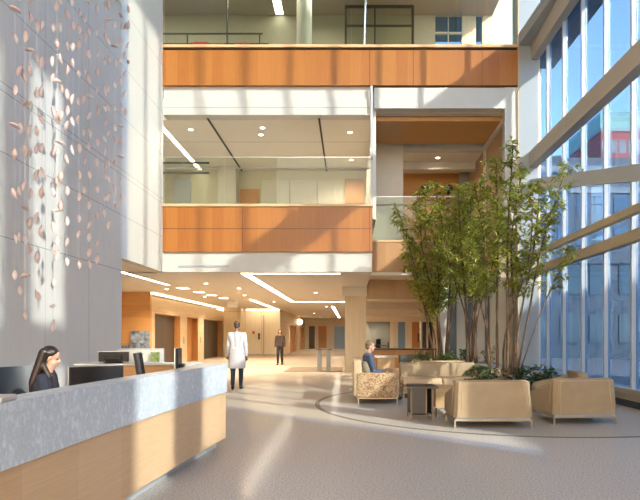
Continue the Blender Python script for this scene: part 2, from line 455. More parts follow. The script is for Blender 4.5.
# right bay, set back
struct('wall_bay_beam', MB().box(.72, 4.6, YF+.0, YF+.35, 8.15, 8.76), M['white_paint'], 'white beam above the set back right bay', 'wall')
struct('ceiling_bay_wood', MB().box(.78, 4.7, YF+.55, 19.1, 7.98, 8.12), M['amber_wood'], 'wood slab ceiling of the right bay', 'ceiling')
struct('ceiling_bay', MB().box(.78, 4.7, YF+.3, 22.6, 8.14, 8.3).box(1.8, 4.7, 19.7, 22.6, 7.9, 8.14), M['ceiling_paint'], 'cream ceiling behind the right bay', 'ceiling')
struct('wall_bay_right', MB().box(4.72, 4.95, YF+.3, 22.6, 4.6, 8.7), wood('side_wood', (.44, .27, .13), (.56, .36, .19), 'z', (1, 1.2)), 'tan wood side wall of the right bay', 'wall')
struct('trim_9', MB().box(4.62, 4.72, YF+.35, 19.6, 7.85, 8.0).box(4.66, 4.72, 19.4, 19.6, 4.6, 8.0), M['warm_white'], 'cream trim on the side wall of the right bay', 'trim')
struct('wall_bay_pier', MB().box(4.6, 4.97, YF+.02, YF+.3, 4.6, 8.78), M['white_paint'], 'white pier beside the right bay opening', 'wall')
struct('wall_bay_cream', MB().box(.78, 1.86, 19.6, 19.8, 4.6, 8.14), M['warm_white'], 'cream wall panel at the left of the right bay', 'wall')
struct('wall_bay_lintel', MB().box(1.86, 4.7, 19.6, 19.8, 7.88, 8.14).box(1.86, 4.7, 20.9, 21.2, 7.62, 7.9), M['white_paint'], 'white lintel across the right bay opening', 'wall')
struct('wall_bay_back', MB().box(1.6, 4.35, 22.4, 22.6, 4.6, 7.9), M['amber_wood'], 'wood back wall deep in the right bay', 'wall')
struct('wall_bay_grey', MB().box(4.35, 4.72, 22.2, 22.6, 4.6, 7.9), M['column_paint'], 'grey pier deep in the right bay', 'wall')
struct('floor_bay', MB().box(.66, 4.96, 19.1, 22.6, 4.3, 4.55), M['grey_paint'], 'floor slab of the right bay', 'floor')
struct('wall_bay_wood', MB().box(.66, 4.96, 18.95, 19.1, 3.57, 4.58), M['dull_wood'], 'brown wood balcony front of the right bay', 'wall')
struct('trim_10', MB().box(.66, 4.96, 18.92, 19.14, 4.58, 4.64), M['cap_wood'], 'pale wood cap on the right bay balcony', 'trim')
struct('trim_11', MB().box(.66, 4.96, 19.0, 19.3, 3.47, 3.57), M['warm_white'], 'cream ledge under the right bay balcony', 'trim')
struct('wall_bay_header', MB().box(.63, 4.96, 21.8, 21.95, 2.83, 3.6), wood('header_wood', (.46, .28, .13), (.58, .38, .2), 'z', (0, .9)), 'tan wood header behind the trees', 'wall')
struct('ceiling_bay_soffit', MB().box(.66, 4.96, 19.1, 21.9, 3.58, 3.7), M['ceiling_paint'], 'soffit below the right bay floor', 'ceiling')
struct('ceiling_lounge', MB().box(.66, 5.6, 21.95, 38, 2.95, 3.2), M['oak'], 'low wood ceiling behind the lounge', 'ceiling')
struct('trim_12', MB().box(.64, 4.3, 21.75, 21.9, 2.76, 2.83), M['white_paint'], 'white edge under the wood header', 'trim')
struct('trim_13', MB().box(.66, 4.3, 26, 26.5, 2.62, 2.95), M['white_paint'], 'white ceiling beam behind the wood header', 'trim')
struct('trim_14', MB().box(.66, 4.3, 31, 31.5, 2.5, 2.95), M['white_paint'], 'farthest white ceiling beam behind the lounge', 'trim')
struct('column', MB().box(-.20, .62, 21.8, 22.6, 0, 3.3), M['pale_stone'], 'square pale stone column in the lobby beside the lounge', 'column')
struct('trim_15', MB().box(-.3, .66, 21.6, 22.7, 2.95, 3.3), M['ceiling_paint'], 'cream beam on top of the stone column', 'trim')
# white column at the glass wall
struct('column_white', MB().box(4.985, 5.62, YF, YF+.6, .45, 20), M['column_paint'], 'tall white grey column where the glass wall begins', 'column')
struct('trim_16', MB().box(4.965, 5.0, YF-.03, YF+.02, .45, 14), M['gold_strip'], 'thin tan edge strip on the white column', 'trim')
struct('baseboard_column', MB().box(4.95, 5.64, YF-.03, YF+.63, 0, .45), M['grey_paint'], 'grey base block of the white column', 'baseboard')

# wall behind the trees with tall window strips
wt = MB()
segs = [(2.9, 3.23), (3.47, 3.82), (4.03, 4.38), (4.55, 5.6)]
for a, b in segs: wt.box(a, b, 18.2, 18.4, 0, 2.7)
wt.box(2.9, 5.6, 18.2, 18.4, 2.7, 3.3)
struct('wall_tree_backdrop', wt, M['warm_white'], 'cream wall of tall piers behind the trees', 'wall')
for i, (a, b) in enumerate(((3.23, 3.47), (3.82, 4.03), (4.38, 4.55))):
    struct('window_%d' % (3+i), MB().box(a, b, 18.3, 18.33, 0, 2.7), M['grey_strip'],
           ['left dark strip window behind the trees', 'middle dark strip window behind the trees', 'right dark strip window behind the trees'][i], 'window')
struct('wall_right_far', MB().box(5.62, 5.87, 17.2, 42, 0, 9.6), M['warm_white'], 'side wall behind the white column', 'wall')

# lobby, left depth
struct('wall_lobby_wood', MB().box(-12.9, -8.64, 24.2, 24.4, 0, 3.3), M['amber_wood'], 'amber wood wall beside the lifts', 'wall')
we = MB()
for a, b in ((24.4, 24.8), (28.5, 29.7), (31.8, 33.1), (37.8, 39.2)): we.box(-8.94, -8.64, a, b, 0, 2.42)
we.box(-8.94, -8.64, 24.4, 39.2, 2.42, 3.12)
struct('wall_lift', we, M['travertine'], 'tan stone wall with three lift openings', 'wall')
for i, (a, b) in enumerate(((24.8, 28.5), (29.7, 31.8), (33.1, 37.8))):
    e = tag(thing('door_%d' % (1+i), ['nearest dark lift opening in the tan stone wall', 'middle wood lift door in the tan stone wall', 'farthest dark lift opening in the tan stone wall'][i], 'door'), e_label := ['nearest dark lift opening in the tan stone wall', 'middle wood lift door in the tan stone wall', 'farthest dark lift opening in the tan stone wall'][i], 'door', None, 'structure')
    build('door_leaf', MB().box(-9.02, -8.94, a, (a+b)/2-.01, 0, 2.42).box(-9.02, -8.94, (a+b)/2+.01, b, 0, 2.42), M['door_wood'] if i == 1 else M['dark_door'], e)
    build('door_jamb', MB().box(-8.94, -8.63, b-.04, b, 0, 2.42).box(-8.94, -8.63, a, b, 2.38, 2.42), M['door_wood'], e)
struct('trim_17', MB().box(-8.66, -8.56, 24.3, 39, 3.235, 3.27), M['cove_light'], 'glowing cove line above the lift wall', 'trim')
struct('wall_lobby_end', MB().box(-9, -5.0, 40, 40.2, 0, 3.3), M['bright_stone'], 'bright cream wall at the end of the lift lobby', 'wall')
struct('baseboard_lobby', MB().box(-9, -5.0, 39.9, 40, 0, .12), M['sill_stone'], 'stone skirting at the bright lobby wall', 'baseboard')
struct('column_lobby', MB().box(-8.5, -7.35, 37.6, 38.6, 0, 3.3), M['pale_stone'], 'pale stone column at the end of the lift wall', 'column')
struct('trim_18', MB().box(-7.3, -5.0, 39.4, 39.6, 3.2, 3.25), M['cove_light'], 'cove light above the bright lobby wall', 'trim')
struct('trim_19', MB().box(-5.2, -5.1, 29.0, 39.6, 3.25, 3.29), M['cove_light'], 'cove light line running toward the corridor', 'trim')
wc = MB()
for a, b in ((40.2, 46.5), (52.0, 55.5), (61, 64)): wc.box(-5.2, -5.0, a, b, 0, 2.3)
wc.box(-5.2, -5.0, 40.2, 64, 2.3, 3.3)
struct('wall_corridor', wc, M['travertine'], 'tan corridor wall with two wood doors', 'wall')
for i, (a, b) in enumerate(((46.5, 52.0), (55.5, 61))):
    e = tag(thing('door_%d' % (4+i), '', 'door'), ['near wood door in the corridor wall', 'far wood door in the corridor wall'][i], 'door', None, 'structure')
    build('door_leaf', MB().box(-5.18, -5.12, a, b, 0, 2.3), M['door_wood'], e)
    build('door_handle', MB().tube([(-5.1, a+.4, 1.0), (-5.04, a+.4, 1.0), (-5.04, a+.8, 1.0)], .03), M['steel'], e)
wf = MB()
for a, b in ((-5, -4.55), (-3.9, -3.5), (-2.6, -1.75), (-.55, 2.9)): wf.box(a, b, 62, 62.2, 0, 2.5)
wf.box(-5, 2.9, 62, 62.2, 2.5, 3.3)
struct('wall_far', wf, M['bright_stone'], 'farthest wall at the end of the corridor', 'wall')
for i, (a, b) in enumerate(((-4.55, -3.9), (-3.5, -2.6))):
    e = tag(thing('door_%d' % (6+i), '', 'door'), ['left dark door at the end of the corridor', 'right dark door at the end of the corridor'][i], 'door', None, 'structure')
    build('door_leaf', MB().box(a, b, 62.05, 62.12, 0, 2.5), M['door_wood'] if i else M['dark_door'], e)
struct('window_6', MB().box(-1.75, -.55, 62.08, 62.1, 0, 2.5), M['blue_pane'], 'tall blue window at the end of the corridor', 'window')

struct('wall_corridor_right', MB().box(.65, .85, 38.2, 62, 0, 3.3), M['travertine'], 'unseen right wall of the far corridor, added to keep sun out', 'wall')  # added to keep direct sun off the corridor floor
struct('wall_room_right', MB().box(3.0, 3.2, 38.2, 42, 0, 3.1), M['lilac_paint'], 'right wall of the room behind the interior window, added to keep sun out', 'wall')  # added to close the room against direct sun
struct('wall_lobby_left', MB().box(-13.2, -13, 9, 24.4, 0, 3.6), M['travertine'], 'unseen left end wall of the lobby, added to stop skylight', 'wall')  # added to stop sky light flooding the lobby from the left
struct('unseen_sun_block', MB().box(14, 20, -14, 12, -.1, 8.8), M['facade_pale'], 'unseen block added outside to shade the lower lounge', 'wall')  # out of view, added to block low sun from the chairs
# back wall of the lounge side, seen between column and trees
wl = MB()
for a, b in ((.66, 1.05), (2.72, 2.95), (3.75, 4.2)): wl.box(a, b, 38, 38.2, 0, 2.36)
wl.box(.66, 5.6, 38, 38.2, 2.36, 3.0).box(1.05, 2.72, 38, 38.2, 0, .5)
for k in range(2): wl.box(4.78+k*.42, 4.90+k*.42, 38, 38.2, 0, 2.36)
struct('wall_lounge_back', wl, M['warm_white'], 'cream wall with openings far behind the lounge', 'wall')
struct('trim_20', MB().box(2.95, 3.25, 37.9, 38.2, 0, 2.36), M['white_paint'], 'white post beside the blue window', 'trim')
struct('window_7', MB().box(1.05, 2.72, 38.08, 38.1, .5, 2.36), M['clear_glass'], 'wide interior window with seats behind it', 'window')
struct('window_8', MB().box(3.25, 3.75, 38.08, 38.1, 0, 2.36), M['blue_pane'], 'narrow blue window behind the lounge', 'window')
e = tag(thing('door_8', '', 'door'), 'amber wood door with a dark pull handle', 'door', None, 'structure')
build('door_leaf', MB().box(4.2, 4.75, 38.0, 38.1, 0, 2.36), M['door_wood'], e)
build('door_handle', MB().box(4.58, 4.66, 37.9, 38.0, 1.0, 1.6), M['dark_bronze'], e)
for k in range(2):
    struct('window_%d' % (9+k), MB().box(4.90+k*.42-(.12 if k == 0 else 0), 5.2+k*.42, 38.08, 38.1, 0, 2.4), M['dark_glass'],
           'grey strip window beside the amber door, %s from the door' % ['first', 'second', 'third', 'fourth', 'fifth'][k], 'window')
struct('wall_room_back', MB().box(.4, 3.0, 42, 42.2, 0, 3), M['lilac_paint'], 'lilac grey wall behind the interior window', 'wall')

# ------------------------------------------------------------------ curtain wall on the right
Y0, SP = 11.04, 1.19
lines = [Y0 + SP*k for k in range(-15, 5)]
wr = MB()
for a, b in ((-9, -2.2), (-1.2, -.45), (.75, 3.4)): wr.box(XR, XR+.15, a, b, 0, 18.5)  # out-of-view solid stretches, shaped to limit where sun enters
for a, b in ((-2.2, -1.2), (-.45, .75)): wr.box(XR, XR+.15, a, b, 0, 5.5).box(XR, XR+.15, a, b, 14.6, 18.5)  # slots placed to throw sun bands on desk and left wall
wr.box(XR, XR+.15, -9, YF, 18.5, 20).box(XR-.12, XR, 5.2, 5.85, 0, 5)  # low pier added to keep sun off the nearest club chair
struct('wall_sun_slots', wr, M['white_paint'], 'unseen solid wall beside the camera, its two slots shaped to band the sun', 'wall')
n = 15
for i, (a, b) in enumerate(zip(lines, lines[1:] + [YF])):
    z0, z1 = .36, 18.5
    if a < 2.5 and not -2.1 < a < 0: continue
    if -2.1 < a < -.9: a, b, z0, z1 = -2.2, -1.2, 5.5, 14.6  # unseen slot glazing, added with the sun-shaping wall
    elif a < 2.5: a, b, z0, z1 = -.45, .75, 5.5, 14.6
    elif a < 3.9: a = 3.44
    e = tag(thing('window_%d' % n, '', 'window'), 'tall blue glass bay, number %s from the white column' % ['one', 'two', 'three', 'four', 'five', 'six', 'seven', 'eight', 'nine', 'ten', 'eleven', 'twelve', 'thirteen', 'fourteen', 'fifteen', 'sixteen', 'seventeen', 'eighteen', 'nineteen', 'twenty'][len(lines)-1-i], 'window', None, 'structure'); n += 1
    build('mullion', MB().box(XR-.06, XR+.07, a-.028, a+.028, z0, z1), M['white_metal'], e)
    build('pane', MB().box(XR+.02, XR+.03, a+.028, b-.028, z0, z1), M['curtain_glass'], e)
struct('trim_21', MB().box(XR-.22, XR-.06, 6.2, YF, 3.74, 3.89), M['rail_tan'], 'upper tan rail along the glass wall', 'trim')
struct('trim_22', MB().box(XR-.24, XR-.06, 6.2, YF, 3.20, 3.42), M['rail_tan'], 'lower tan rail along the glass wall', 'trim')
struct('trim_23', MB().box(XR-.30, XR-.04, 6.2, YF, 6.40, 6.84), M['beam_tan'], 'deep tan beam along the glass wall', 'trim')
struct('trim_24', MB().box(XR-.22, XR-.0, 3.9, YF, 9.60, 10.35), M['beam_tan'], 'tan head beam high on the glass wall', 'trim')
b = MB(); p, q = Vector((XR-.18, YF, 5.88)), Vector((XR-.18, 6.0, 3.42)); 
b.loft([[(c.x-.09, c.y, c.z-.16), (c.x+.09, c.y, c.z-.16), (c.x+.09, c.y, c.z+.16), (c.x-.09, c.y, c.z+.16)] for c in (p, q)])
struct('trim_25', b, M['white_metal'], 'white sloping brace across the glass wall', 'trim')
b = MB(); p, q = Vector((5.15, YF, 10.18)), Vector((5.55, 13.2, 10.45))
b.loft([[(c.x-.16, c.y, c.z-.17), (c.x+.16, c.y, c.z-.17), (c.x+.16, c.y, c.z+.17), (c.x-.16, c.y, c.z+.17)] for c in (p, q)])
struct('trim_26', b, M['column_paint'], 'pale arm beam from the white column to the glass wall', 'trim')
struct('trim_27', MB().box(XR-.14, XR+.25, 3.4, YF, .26, .36), M['sill_stone'], 'pale sill under the glass wall', 'trim')
struct('wall_right_sill', MB().box(XR-.08, XR+.25, 3.4, YF, .13, .26), M['sill_stone'], 'low tan wall under the glass wall', 'wall')
struct('baseboard_right', MB().box(XR-.12, XR+.25, 3.4, YF, 0, .13), M['granite'], 'dark granite skirting under the glass wall', 'baseboard')
struct('trim_28', MB().box(XR+.15, XR+.75, -5, 17.5, 9.75, 10.1), M['grey_paint'], 'outside ledge above the glass wall', 'trim')
struct('ground_outside', MB().box(XR+.25, 160, -60, 220, -.3, -.1), M['street'], 'pale paved street outside', 'ground')

# ------------------------------------------------------------------ buildings outside
def building(label, x0, x1, y0, y1, h, wall, win, nx, nz, zlo, bands=(), name='office_building'):
    e = thing(name, label, 'building', (x0, y0, -.1))
    W, D = x1-x0, y1-y0
    build('wall', MB().box(0, W, 0, D, 0, h), wall, e)
    for z, hh, mt in bands: build('band', MB().box(-.15, W+.15, -.15, D, z, z+hh), mt, e)
    cw, ch = W/nx, (h-zlo)/nz
    first = None
    for i in range(nx):
        for k in range(nz):
            if first is None:
                first = build('window', MB().box(.12*cw, .88*cw, -.06, .02, .2*ch, .8*ch), win, e); o = first
            else:
                o = first.copy(); COL.objects.link(o)
            o.location = (i*cw, 0, zlo+k*ch); o.parent = e
    return e
building('long blue grey office building across the street', 18, 42, 60, 74, 20.6, M['facade_blue'], M['blue_glass'], 12, 6, .5,
         [(19.0, .7, M['facade_pale']), (16.8, .6, M['facade_pale']), (9.2, .5, M['facade_blue'])])
building('red brick building with teal top floors', 47, 58.5, 105, 120, 43.4, M['facade_red'], M['facade_pale'], 7, 6, 18,
         [(40.4, 3.05, M['facade_teal']), (39.8, .6, M['facade_pale'])], 'brick_building')
building('slim beige tower above the blue grey building', 39.5, 41.5, 110, 113, 37, M['facade_beige'], M['dark_glass'], 2, 8, 24, (), 'tower')
building('pale building far right beyond the glass', 62, 75, 90, 110, 26, M['facade_pale'], M['blue_glass'], 8, 6, 2, (), 'office_building')
building('low dark blue shopfront opposite the lobby glass', 12, 30, 38, 44, 7.0, M['facade_blue'], M['dark_glass'], 9, 2, .3,
         [(6.4, .6, M['facade_blue'])], 'shop_building')

# ------------------------------------------------------------------ reception desk
def desk_path(): return [(-1.80, 1.6), (-1.80, 2.9), (-1.78, 3.8), (-1.73, 4.8), (-1.66, 5.8), (-1.60, 6.5), (-1.545, 7.05)]
desk = thing('reception_desk', 'long curved reception desk with blue grey marble band and wood front', 'desk', (0, 0, 0))
fp = desk_path()
def off(d): return [(x+d, y) for x, y in fp]
outer = fp
inner = [(x-.20, y) for x, y in fp]
fx, fy = fp[-1]
def ring(o, i, ext):  # plan polygon of an L: front leg and far leg
    return [*o, (o[-1][0], o[-1][1]), ] + []
L_out = fp + [(fx-.05, 7.25), (-3.3, 7.25)]
L_in = [(-3.3, 6.75), (-1.95, 6.75), (-1.87, 6.3)] + [(x-.20, y) for x, y in reversed(fp[:-2])]
poly = L_out + L_in
build('marble_band', MB().prism([(x-.0, y) for x, y in poly], .70, 1.05), M['marble'], desk)
def ins(pts, d): return [(x-d, y-d*.2) for x, y in pts]
wpoly = [(x-.02, y) for x, y in fp] + [(fx-.07, 7.23), (-3.28, 7.23)] + [(-3.28, 6.78), (-1.98, 6.78), (-1.88, 6.3)] + [(x-.17, y) for x, y in reversed(fp[:-2])]
build('wood_front', MB().prism(wpoly, .12, .70), M['desk_wood'], desk)
tpoly = [(x-.14, y) for x, y in fp] + [(fx-.19, 7.1), (-3.2, 7.1), (-3.2, 6.85), (-2.02, 6.85), (-1.93, 6.3)] + [(x-.18, y) for x, y in reversed(fp[:-2])]
build('toe_kick', MB().prism(tpoly, 0, .12), M['grey_paint'], desk)
build('work_surface', MB().prism([(-2.0, 1.6), (-1.98, 3.8), (-1.9, 5.6), (-1.87, 6.2), (-2.0, 6.74), (-2.15, 6.74), (-2.15, 5.5), (-2.65, 5.3), (-2.65, 4), (-2.7, 1.6)], .70, .74), M['white_paint'], desk)
build('support_panel', MB().box(-2.6, -2.0, 1.7, 1.75, 0, .70).box(-2.6, -2.0, 4.2, 4.25, 0, .70), M['oak'], desk)
build('inner_panel', MB().box(-3.28, -1.97, 6.70, 6.745, .1, 1.04), wood('inner_wood', (.46, .22, .07), (.60, .32, .13), 'x'), desk)
build('far_top', MB().box(-3.3, -1.9, 6.68, 7.22, 1.05, 1.065), M['white_paint'], desk)

def monitor(label, loc, rz, wd=.52, ht=.32, base=.0):
    e = thing('computer_monitor', label, 'monitor', loc, rz)   # back of the screen faces local -y
    build('screen', MB().box(-wd/2, wd/2, -.02, .02, .10+base, .10+base+ht, .008), M['black'], e)
    build('display', MB().box(-wd/2+.015, wd/2-.015, .02, .022, .115+base, .085+base+ht), M['screen'], e)
    build('bezel', MB().box(-wd/2-.006, wd/2+.006, .006, .019, .094+base, .106+base+ht, .003), M['steel'], e)
    build('stand', MB().box(-.04, .04, -.055, -.02, .0, .08+ht*.35+base, .01).box(-.10, .10, -.07, -.02, .08+ht*.35+base, .08+ht*.35+.05+base, .01), M['black'], e)
    build('foot', MB().lathe([(.0, 0), (.11, 0), (.11, .012), (.03, .02), (0, .02)], (0, -.03)), M['black'], e)
    return e
monitor('black monitor seen from behind, in front of the receptionist', (-2.26, 5.0, .74), R(42), .46, .27, .02)
monitor('black monitor on the far side of the desk, below the wood wall', (-2.93, 6.95, 1.065), R(14), .35, .125, -.085)
monitor('black monitor seen edge on at the desk corner', (-1.97, 6.42, .74), R(101), .44, .32, .10)

def task_chair(label, loc, rz, mat):
    e = thing('office_chair', label, 'chair', loc, rz)  # faces local +y
    b = MB()
    rings = []
    for k in range(9):
        z = .50 + k*.075
        wv = .25*(1-.10*((k-3)/5)**2); y = -.24 - .10*(k/8)**1.3
        pr = []
        for j in range(13):
            u = -1+j/6
            pr.append((wv*u, y + .055*u*u, z))
        for j in range(12, -1, -1):
            u = -1+j/6
            pr.append((wv*u, y + .055*u*u - .035, z))
        rings.append(pr)
    b.loft(rings)
    bk = build('backrest', b, mat, e, True, 50)
    build('seat', MB().box(-.25, .25, -.24, .25, .43, .51, .035, 3), mat, e, True, 50)
    for s in (-1, 1):
        a = build('armrest', MB().box(s*.29-.03, s*.29+.03, -.15, .14, .66, .695, .012), M['black'], e)
        build('arm_post', MB().tube([(s*.20, -.02, .45), (s*.29, -.02, .47), (s*.29, -.02, .66)], .015), M['black'], a)
    build('gas_lift', MB().tube([(0, 0, .1), (0, 0, .43)], .028), M['steel'], e)
    build('back_bracket', MB().tube([(0, -.1, .42), (0, -.3, .45), (0, -.31, .62)], .022), M['black'], e)
    for k in range(5):
        an = 2*PI*k/5
        l = build('base_arm', MB().tube([(0, 0, .11), (.3*math.cos(an), .3*math.sin(an), .075)], [.03, .018]), M['black'], e)
        build('caster', MB().ell((.3*math.cos(an), .3*math.sin(an), .031), (.03, .03, .03)), M['black'], l)
    return e
task_chair('black leather office chair with wide back, left of the receptionist', (-3.86, 6.72, 0), R(-128), M['black_leather']).scale = (1.08, 1, .93)
tc = task_chair('empty charcoal office chair behind the desk, turned edge on', (-2.07, 6.22, .0), R(-74), M['mesh_black']); tc.scale = (.85, .85, 1.10)

# low white screen with papers behind the desk
e = thing('desk_screen', 'low white framed screen on the far side of the desk', 'screen', (-3.1, 7.35, 0))
build('panel', MB().box(.05, .63, 0, .03, 0, 1.215), M['white_paint'], e)
build('frame', MB().box(.05, .65, -.01, .04, 1.215, 1.235).box(.63, .65, -.01, .04, 0, 1.215), M['white_metal'], e)
t_ = plain('picture_green', (.16, .20, .06), .5, var=.5, scale=25)
o = tag(build('picture_card', MB().box(-2.60, -2.49, 7.30, 7.32, 1.06, 1.19), t_), 'small green and yellow picture card leaning on the white screen', 'card')
e = thing('potted_plant', 'small dark potted plant on the far desk top', 'plant', (-2.68, 7.12, 1.066))
build('pot', MB().lathe([(0, 0), (.03, 0), (.04, .05), (0, .05)], n=12), M['dark_bronze'], e)
lf = MB()
for k in range(40):
    a, b2 = random.uniform(0, 2*PI), random.uniform(.2, 1.2)
    d = Vector((math.cos(a)*math.sin(b2), math.sin(a)*math.sin(b2), math.cos(b2)))
    u = d.cross(Vector((0, 0, 1))).normalized()*.012
    lf.poly([Vector((0, 0, .045)) + d*.02, Vector((0, 0, .045)) + d*.06+u, Vector((0, 0, .045)) + d*.1, Vector((0, 0, .045)) + d*.06-u])
build('foliage', lf, M['leaf_dark'], e)
e = thing('notice_board', 'poster board with skyline picture against the amber wood wall', 'poster', (-8.95, 24.0, 0))
build('board', MB().box(-.5, .32, .1, .16, .35, 1.62), plain('poster_blue', (.22, .27, .34), .5, var=.7, scale=5), e)
build('easel', MB().tube([(-.3, .18, .0), (-.3, .14, 1.3)], .02).tube([(.2, .18, 0), (.2, .14, 1.3)], .02), M['black'], e)
o = tag(build('brochure_box', MB().box(-9.85, -9.5, 23.9, 24.15, 0, 1.0, .01), plain('brochure', (.12, .16, .22), .5, var=.5)), 'small dark brochure box left of the skyline poster', 'box')
# corded phone at near left of desk ledge
e = thing('desk_phone', 'white desk phone cut by the left picture edge', 'phone', (-1.90, 3.0, 1.05), R(10))
build('base', MB().box(-.07, .07, -.10, .10, 0, .03, .008), M['white_paint'], e)
build('handset', MB().tube([(-.05, -.09, .035), (-.05, -.05, .06), (-.05, .05, .06), (-.05, .09, .035)], [.02, .014, .014, .02]), M['grey_paint'], e, True)

# ------------------------------------------------------------------ people
def person(label, loc, rz, J, head, col, outfit):
    """J: joints in a frame facing +y; head=(yaw,pitch)"""
    e = thing('person', label, 'person', loc, rz)
    V = {k: Vector(v) for k, v in J.items()}
    w_ = outfit.get('w', 1.0)
    B = MB()
    P, C, N, H = V['P'], V['C'], V['N'], V['H']
    def torso(b, g):
        for s in 'LR':
            b.cap(V['hip'+s], (V['hip'+s]*.5+V['sh'+s]*.5)*.6 + (P*.5+C*.5)*.4, .098*w_+g, .088*w_+g)
            b.cap((V['hip'+s]*.5+V['sh'+s]*.5)*.6 + (P*.5+C*.5)*.4, V['sh'+s]*.72+C*.28-Vector((0, 0, .07)), .088*w_+g, .095*w_+g)
        b.cap(V['shL'], V['shR'], .05+g, .05+g)
        b.cap(P, C, .10*w_+g, .10*w_+g)
    torso(B, 0)
    B.cap(C, N, .06, .052).cap(N, H-Vector((0, 0, .05)), .052, .05)
    HM = Matrix.Translation(H) @ Matrix.Rotation(head[0], 4, 'Z') @ Matrix.Rotation(head[1], 4, 'X')
    B.ell((0, -.012, .032), (.074, .094, .084), HM, 20, 14)
    B.ell((0, .024, -.045), (.055, .064, .066), HM, 18, 12)
    B.ell((0, .05, -.092), (.024, .028, .022), HM)
    B.ell((0, .092, -.022), (.013, .020, .014), HM).cap(HM @ Vector((0, .080, .010)), HM @ Vector((0, .098, -.020)), .008, .011)
    B.ell((0, .074, -.062), (.024, .016, .012), HM)
    B.ell((0, .070, .022), (.05, .014, .012), HM)
    for s in (-1, 1): B.ell((s*.075, -.005, -.012), (.010, .020, .032), HM)
    for s in 'LR':
        B.cap(V['sh'+s], V['el'+s], .05, .041).cap(V['el'+s], V['wr'+s], .041, .028)
        d = (V['hd'+s]-V['wr'+s]).normalized()
        up = Vector(outfit.get('palm'+s, (-1 if s == 'R' else 1, 0, 0)))   # palm normal
        side = d.cross(up).normalized(); up = side.cross(d).normalized()
        k0 = V['wr'+s]
        for q in range(4):
            off_ = side*(-.030+.020*q)
            B.cap(k0+d*.015+off_*.6, k0+d*.085+off_, .018, .014)
            ln = (.062, .074, .070, .054)[q]
            a0 = k0+d*.088+off_
            a1 = a0 + (d*.9+up*.35).normalized()*ln*.5
            a2 = a1 + (d*.6+up*.8).normalized()*ln*.5
            B.cap(a0, a1, .0098, .009).cap(a1, a2, .009, .008)
        th = k0+d*.035-side*.028
        t1 = th + (d*.7-side*.6+up*.35).normalized()*.042
        B.cap(th, t1, .013, .011).cap(t1, t1+(d*.9+up*.3).normalized()*.03, .011, .009)
        B.cap(V['hip'+s], V['kn'+s], .085*w_, .056).cap(V['kn'+s], V['an'+s], .056, .038).cap(V['an'+s]-Vector((0, 0, .03)), V['toe'+s], .038, .03)
    remesh('body', B, col['skin'], e, .0075, 2)
    # clothing
    T = MB(); g = .014
    torso(T, g)
    sl = outfit['sleeve']
    for s in 'LR':
        T.cap(V['sh'+s], V['sh'+s].lerp(V['el'+s], min(1, sl)), .05+g, .043+g)
        if sl > 1: T.cap(V['el'+s], V['el'+s].lerp(V['wr'+s], sl-1), .043+g, .032+g)
    if outfit.get('coat'):
        zb = outfit['coat']
        rr = []
        for k in range(9):
            f = k/8; z = zb + (P.z+.12-zb)*f
            a_, b_ = .235-.045*f, .165-.03*f
            rr.append([(P.x + a_*math.cos(2*PI*i/24), P.y + b_*math.sin(2*PI*i/24), z) for i in range(24)])
        T.loft(rr)
    else:
        T.cap(N-Vector((0, 0, .06)), N-Vector((0, 0, .055)), .06, .06)
    remesh(outfit.get('top_name', 'shirt'), T, col['top'], e, .01, 3)
    Q = MB()
    for s in 'LR':
        Q.cap(V['hip'+s], V['kn'+s], .085*w_+.013, .056+.014).cap(V['kn'+s], V['an'+s]+Vector((0, 0, .03)), .056+.014, .05)
    Q.cap(V['hipL'], V['hipR'], .10*w_+.010, .10*w_+.010)
    remesh('trousers', Q, col['legs'], e, .01, 3)
    for s in 'LR':
        Z = MB().cap(V['an'+s]-Vector((0, 0, .035)), V['toe'+s], .047, .040).cap(V['an'+s], V['an'+s]+(V['an'+s]-V['toe'+s])*.25-Vector((0, 0, .04)), .045, .036)
        remesh('shoe', Z, col['shoe'], e, .01, 2)
    Hh = MB()
    Hh.ell((0, -.024, .045), (.082, .096, .085), HM, 20, 14)
    if outfit.get('hair') == 'long':
        for sx in (-1, 1):
            Hh.cap(HM @ Vector((sx*.066, -.02, .05)), HM @ Vector((sx*.078, -.045, -.08)), .026, .028)
            Hh.cap(HM @ Vector((sx*.078, -.045, -.08)), V['C'] + Vector((sx*.115, .06, .04)), .030, .03)
            Hh.cap(V['C'] + Vector((sx*.115, .06, .04)), V['C'] + Vector((sx*.105, .10, -.10)), .03, .012)
        for kx in (-.06, 0, .06):
            Hh.cap(HM @ Vector((kx, -.07, .04)), V['C'] + Vector((kx*1.4, -.11, -.02)), .055, .045)
            Hh.cap(V['C'] + Vector((kx*1.4, -.11, -.02)), V['C'] + Vector((kx*1.3, -.125, -.18)), .045, .02)
    elif outfit.get('hair') == 'tied':
        Hh.cap(HM @ Vector((0, -.09, .03)), HM @ Vector((0, -.10, -.08)), .05, .02)
        for sx in (-1, 1): Hh.cap(HM @ Vector((sx*.07, .01, .05)), HM @ Vector((sx*.075, -.02, -.09)), .025, .02)
    else:
        Hh.ell((0, -.05, -.02), (.070, .062, .055), HM)
    remesh('hair', Hh, col['hair'], e, .009, 2)
    for sx in (-1, 1):
        build('eye', MB().ell((sx*.031, .0745, .0), (.013, .008, .007), HM), M['eye'], e, True)
    build('mouth', MB().ell((0, .088, -.060), (.022, .006, .006), HM), M['lip'], e, True)
    if outfit.get('glasses'):
        gb = MB()
        for sx in (-1, 1):
            gb.tube([HM @ Vector((sx*.033+.024*math.cos(q*PI/6), .096, .018*math.sin(q*PI/6))) for q in range(13)], .0025, 5)
            gb.tube([HM @ Vector((sx*.057, .096, .004)), HM @ Vector((sx*.08, -.01, .004))], .0025, 5)
        gb.tube([HM @ Vector((-.01, .096, .004)), HM @ Vector((.01, .096, .004))], .0025, 5)
        build('glasses', gb, M['black'], e)
    return e
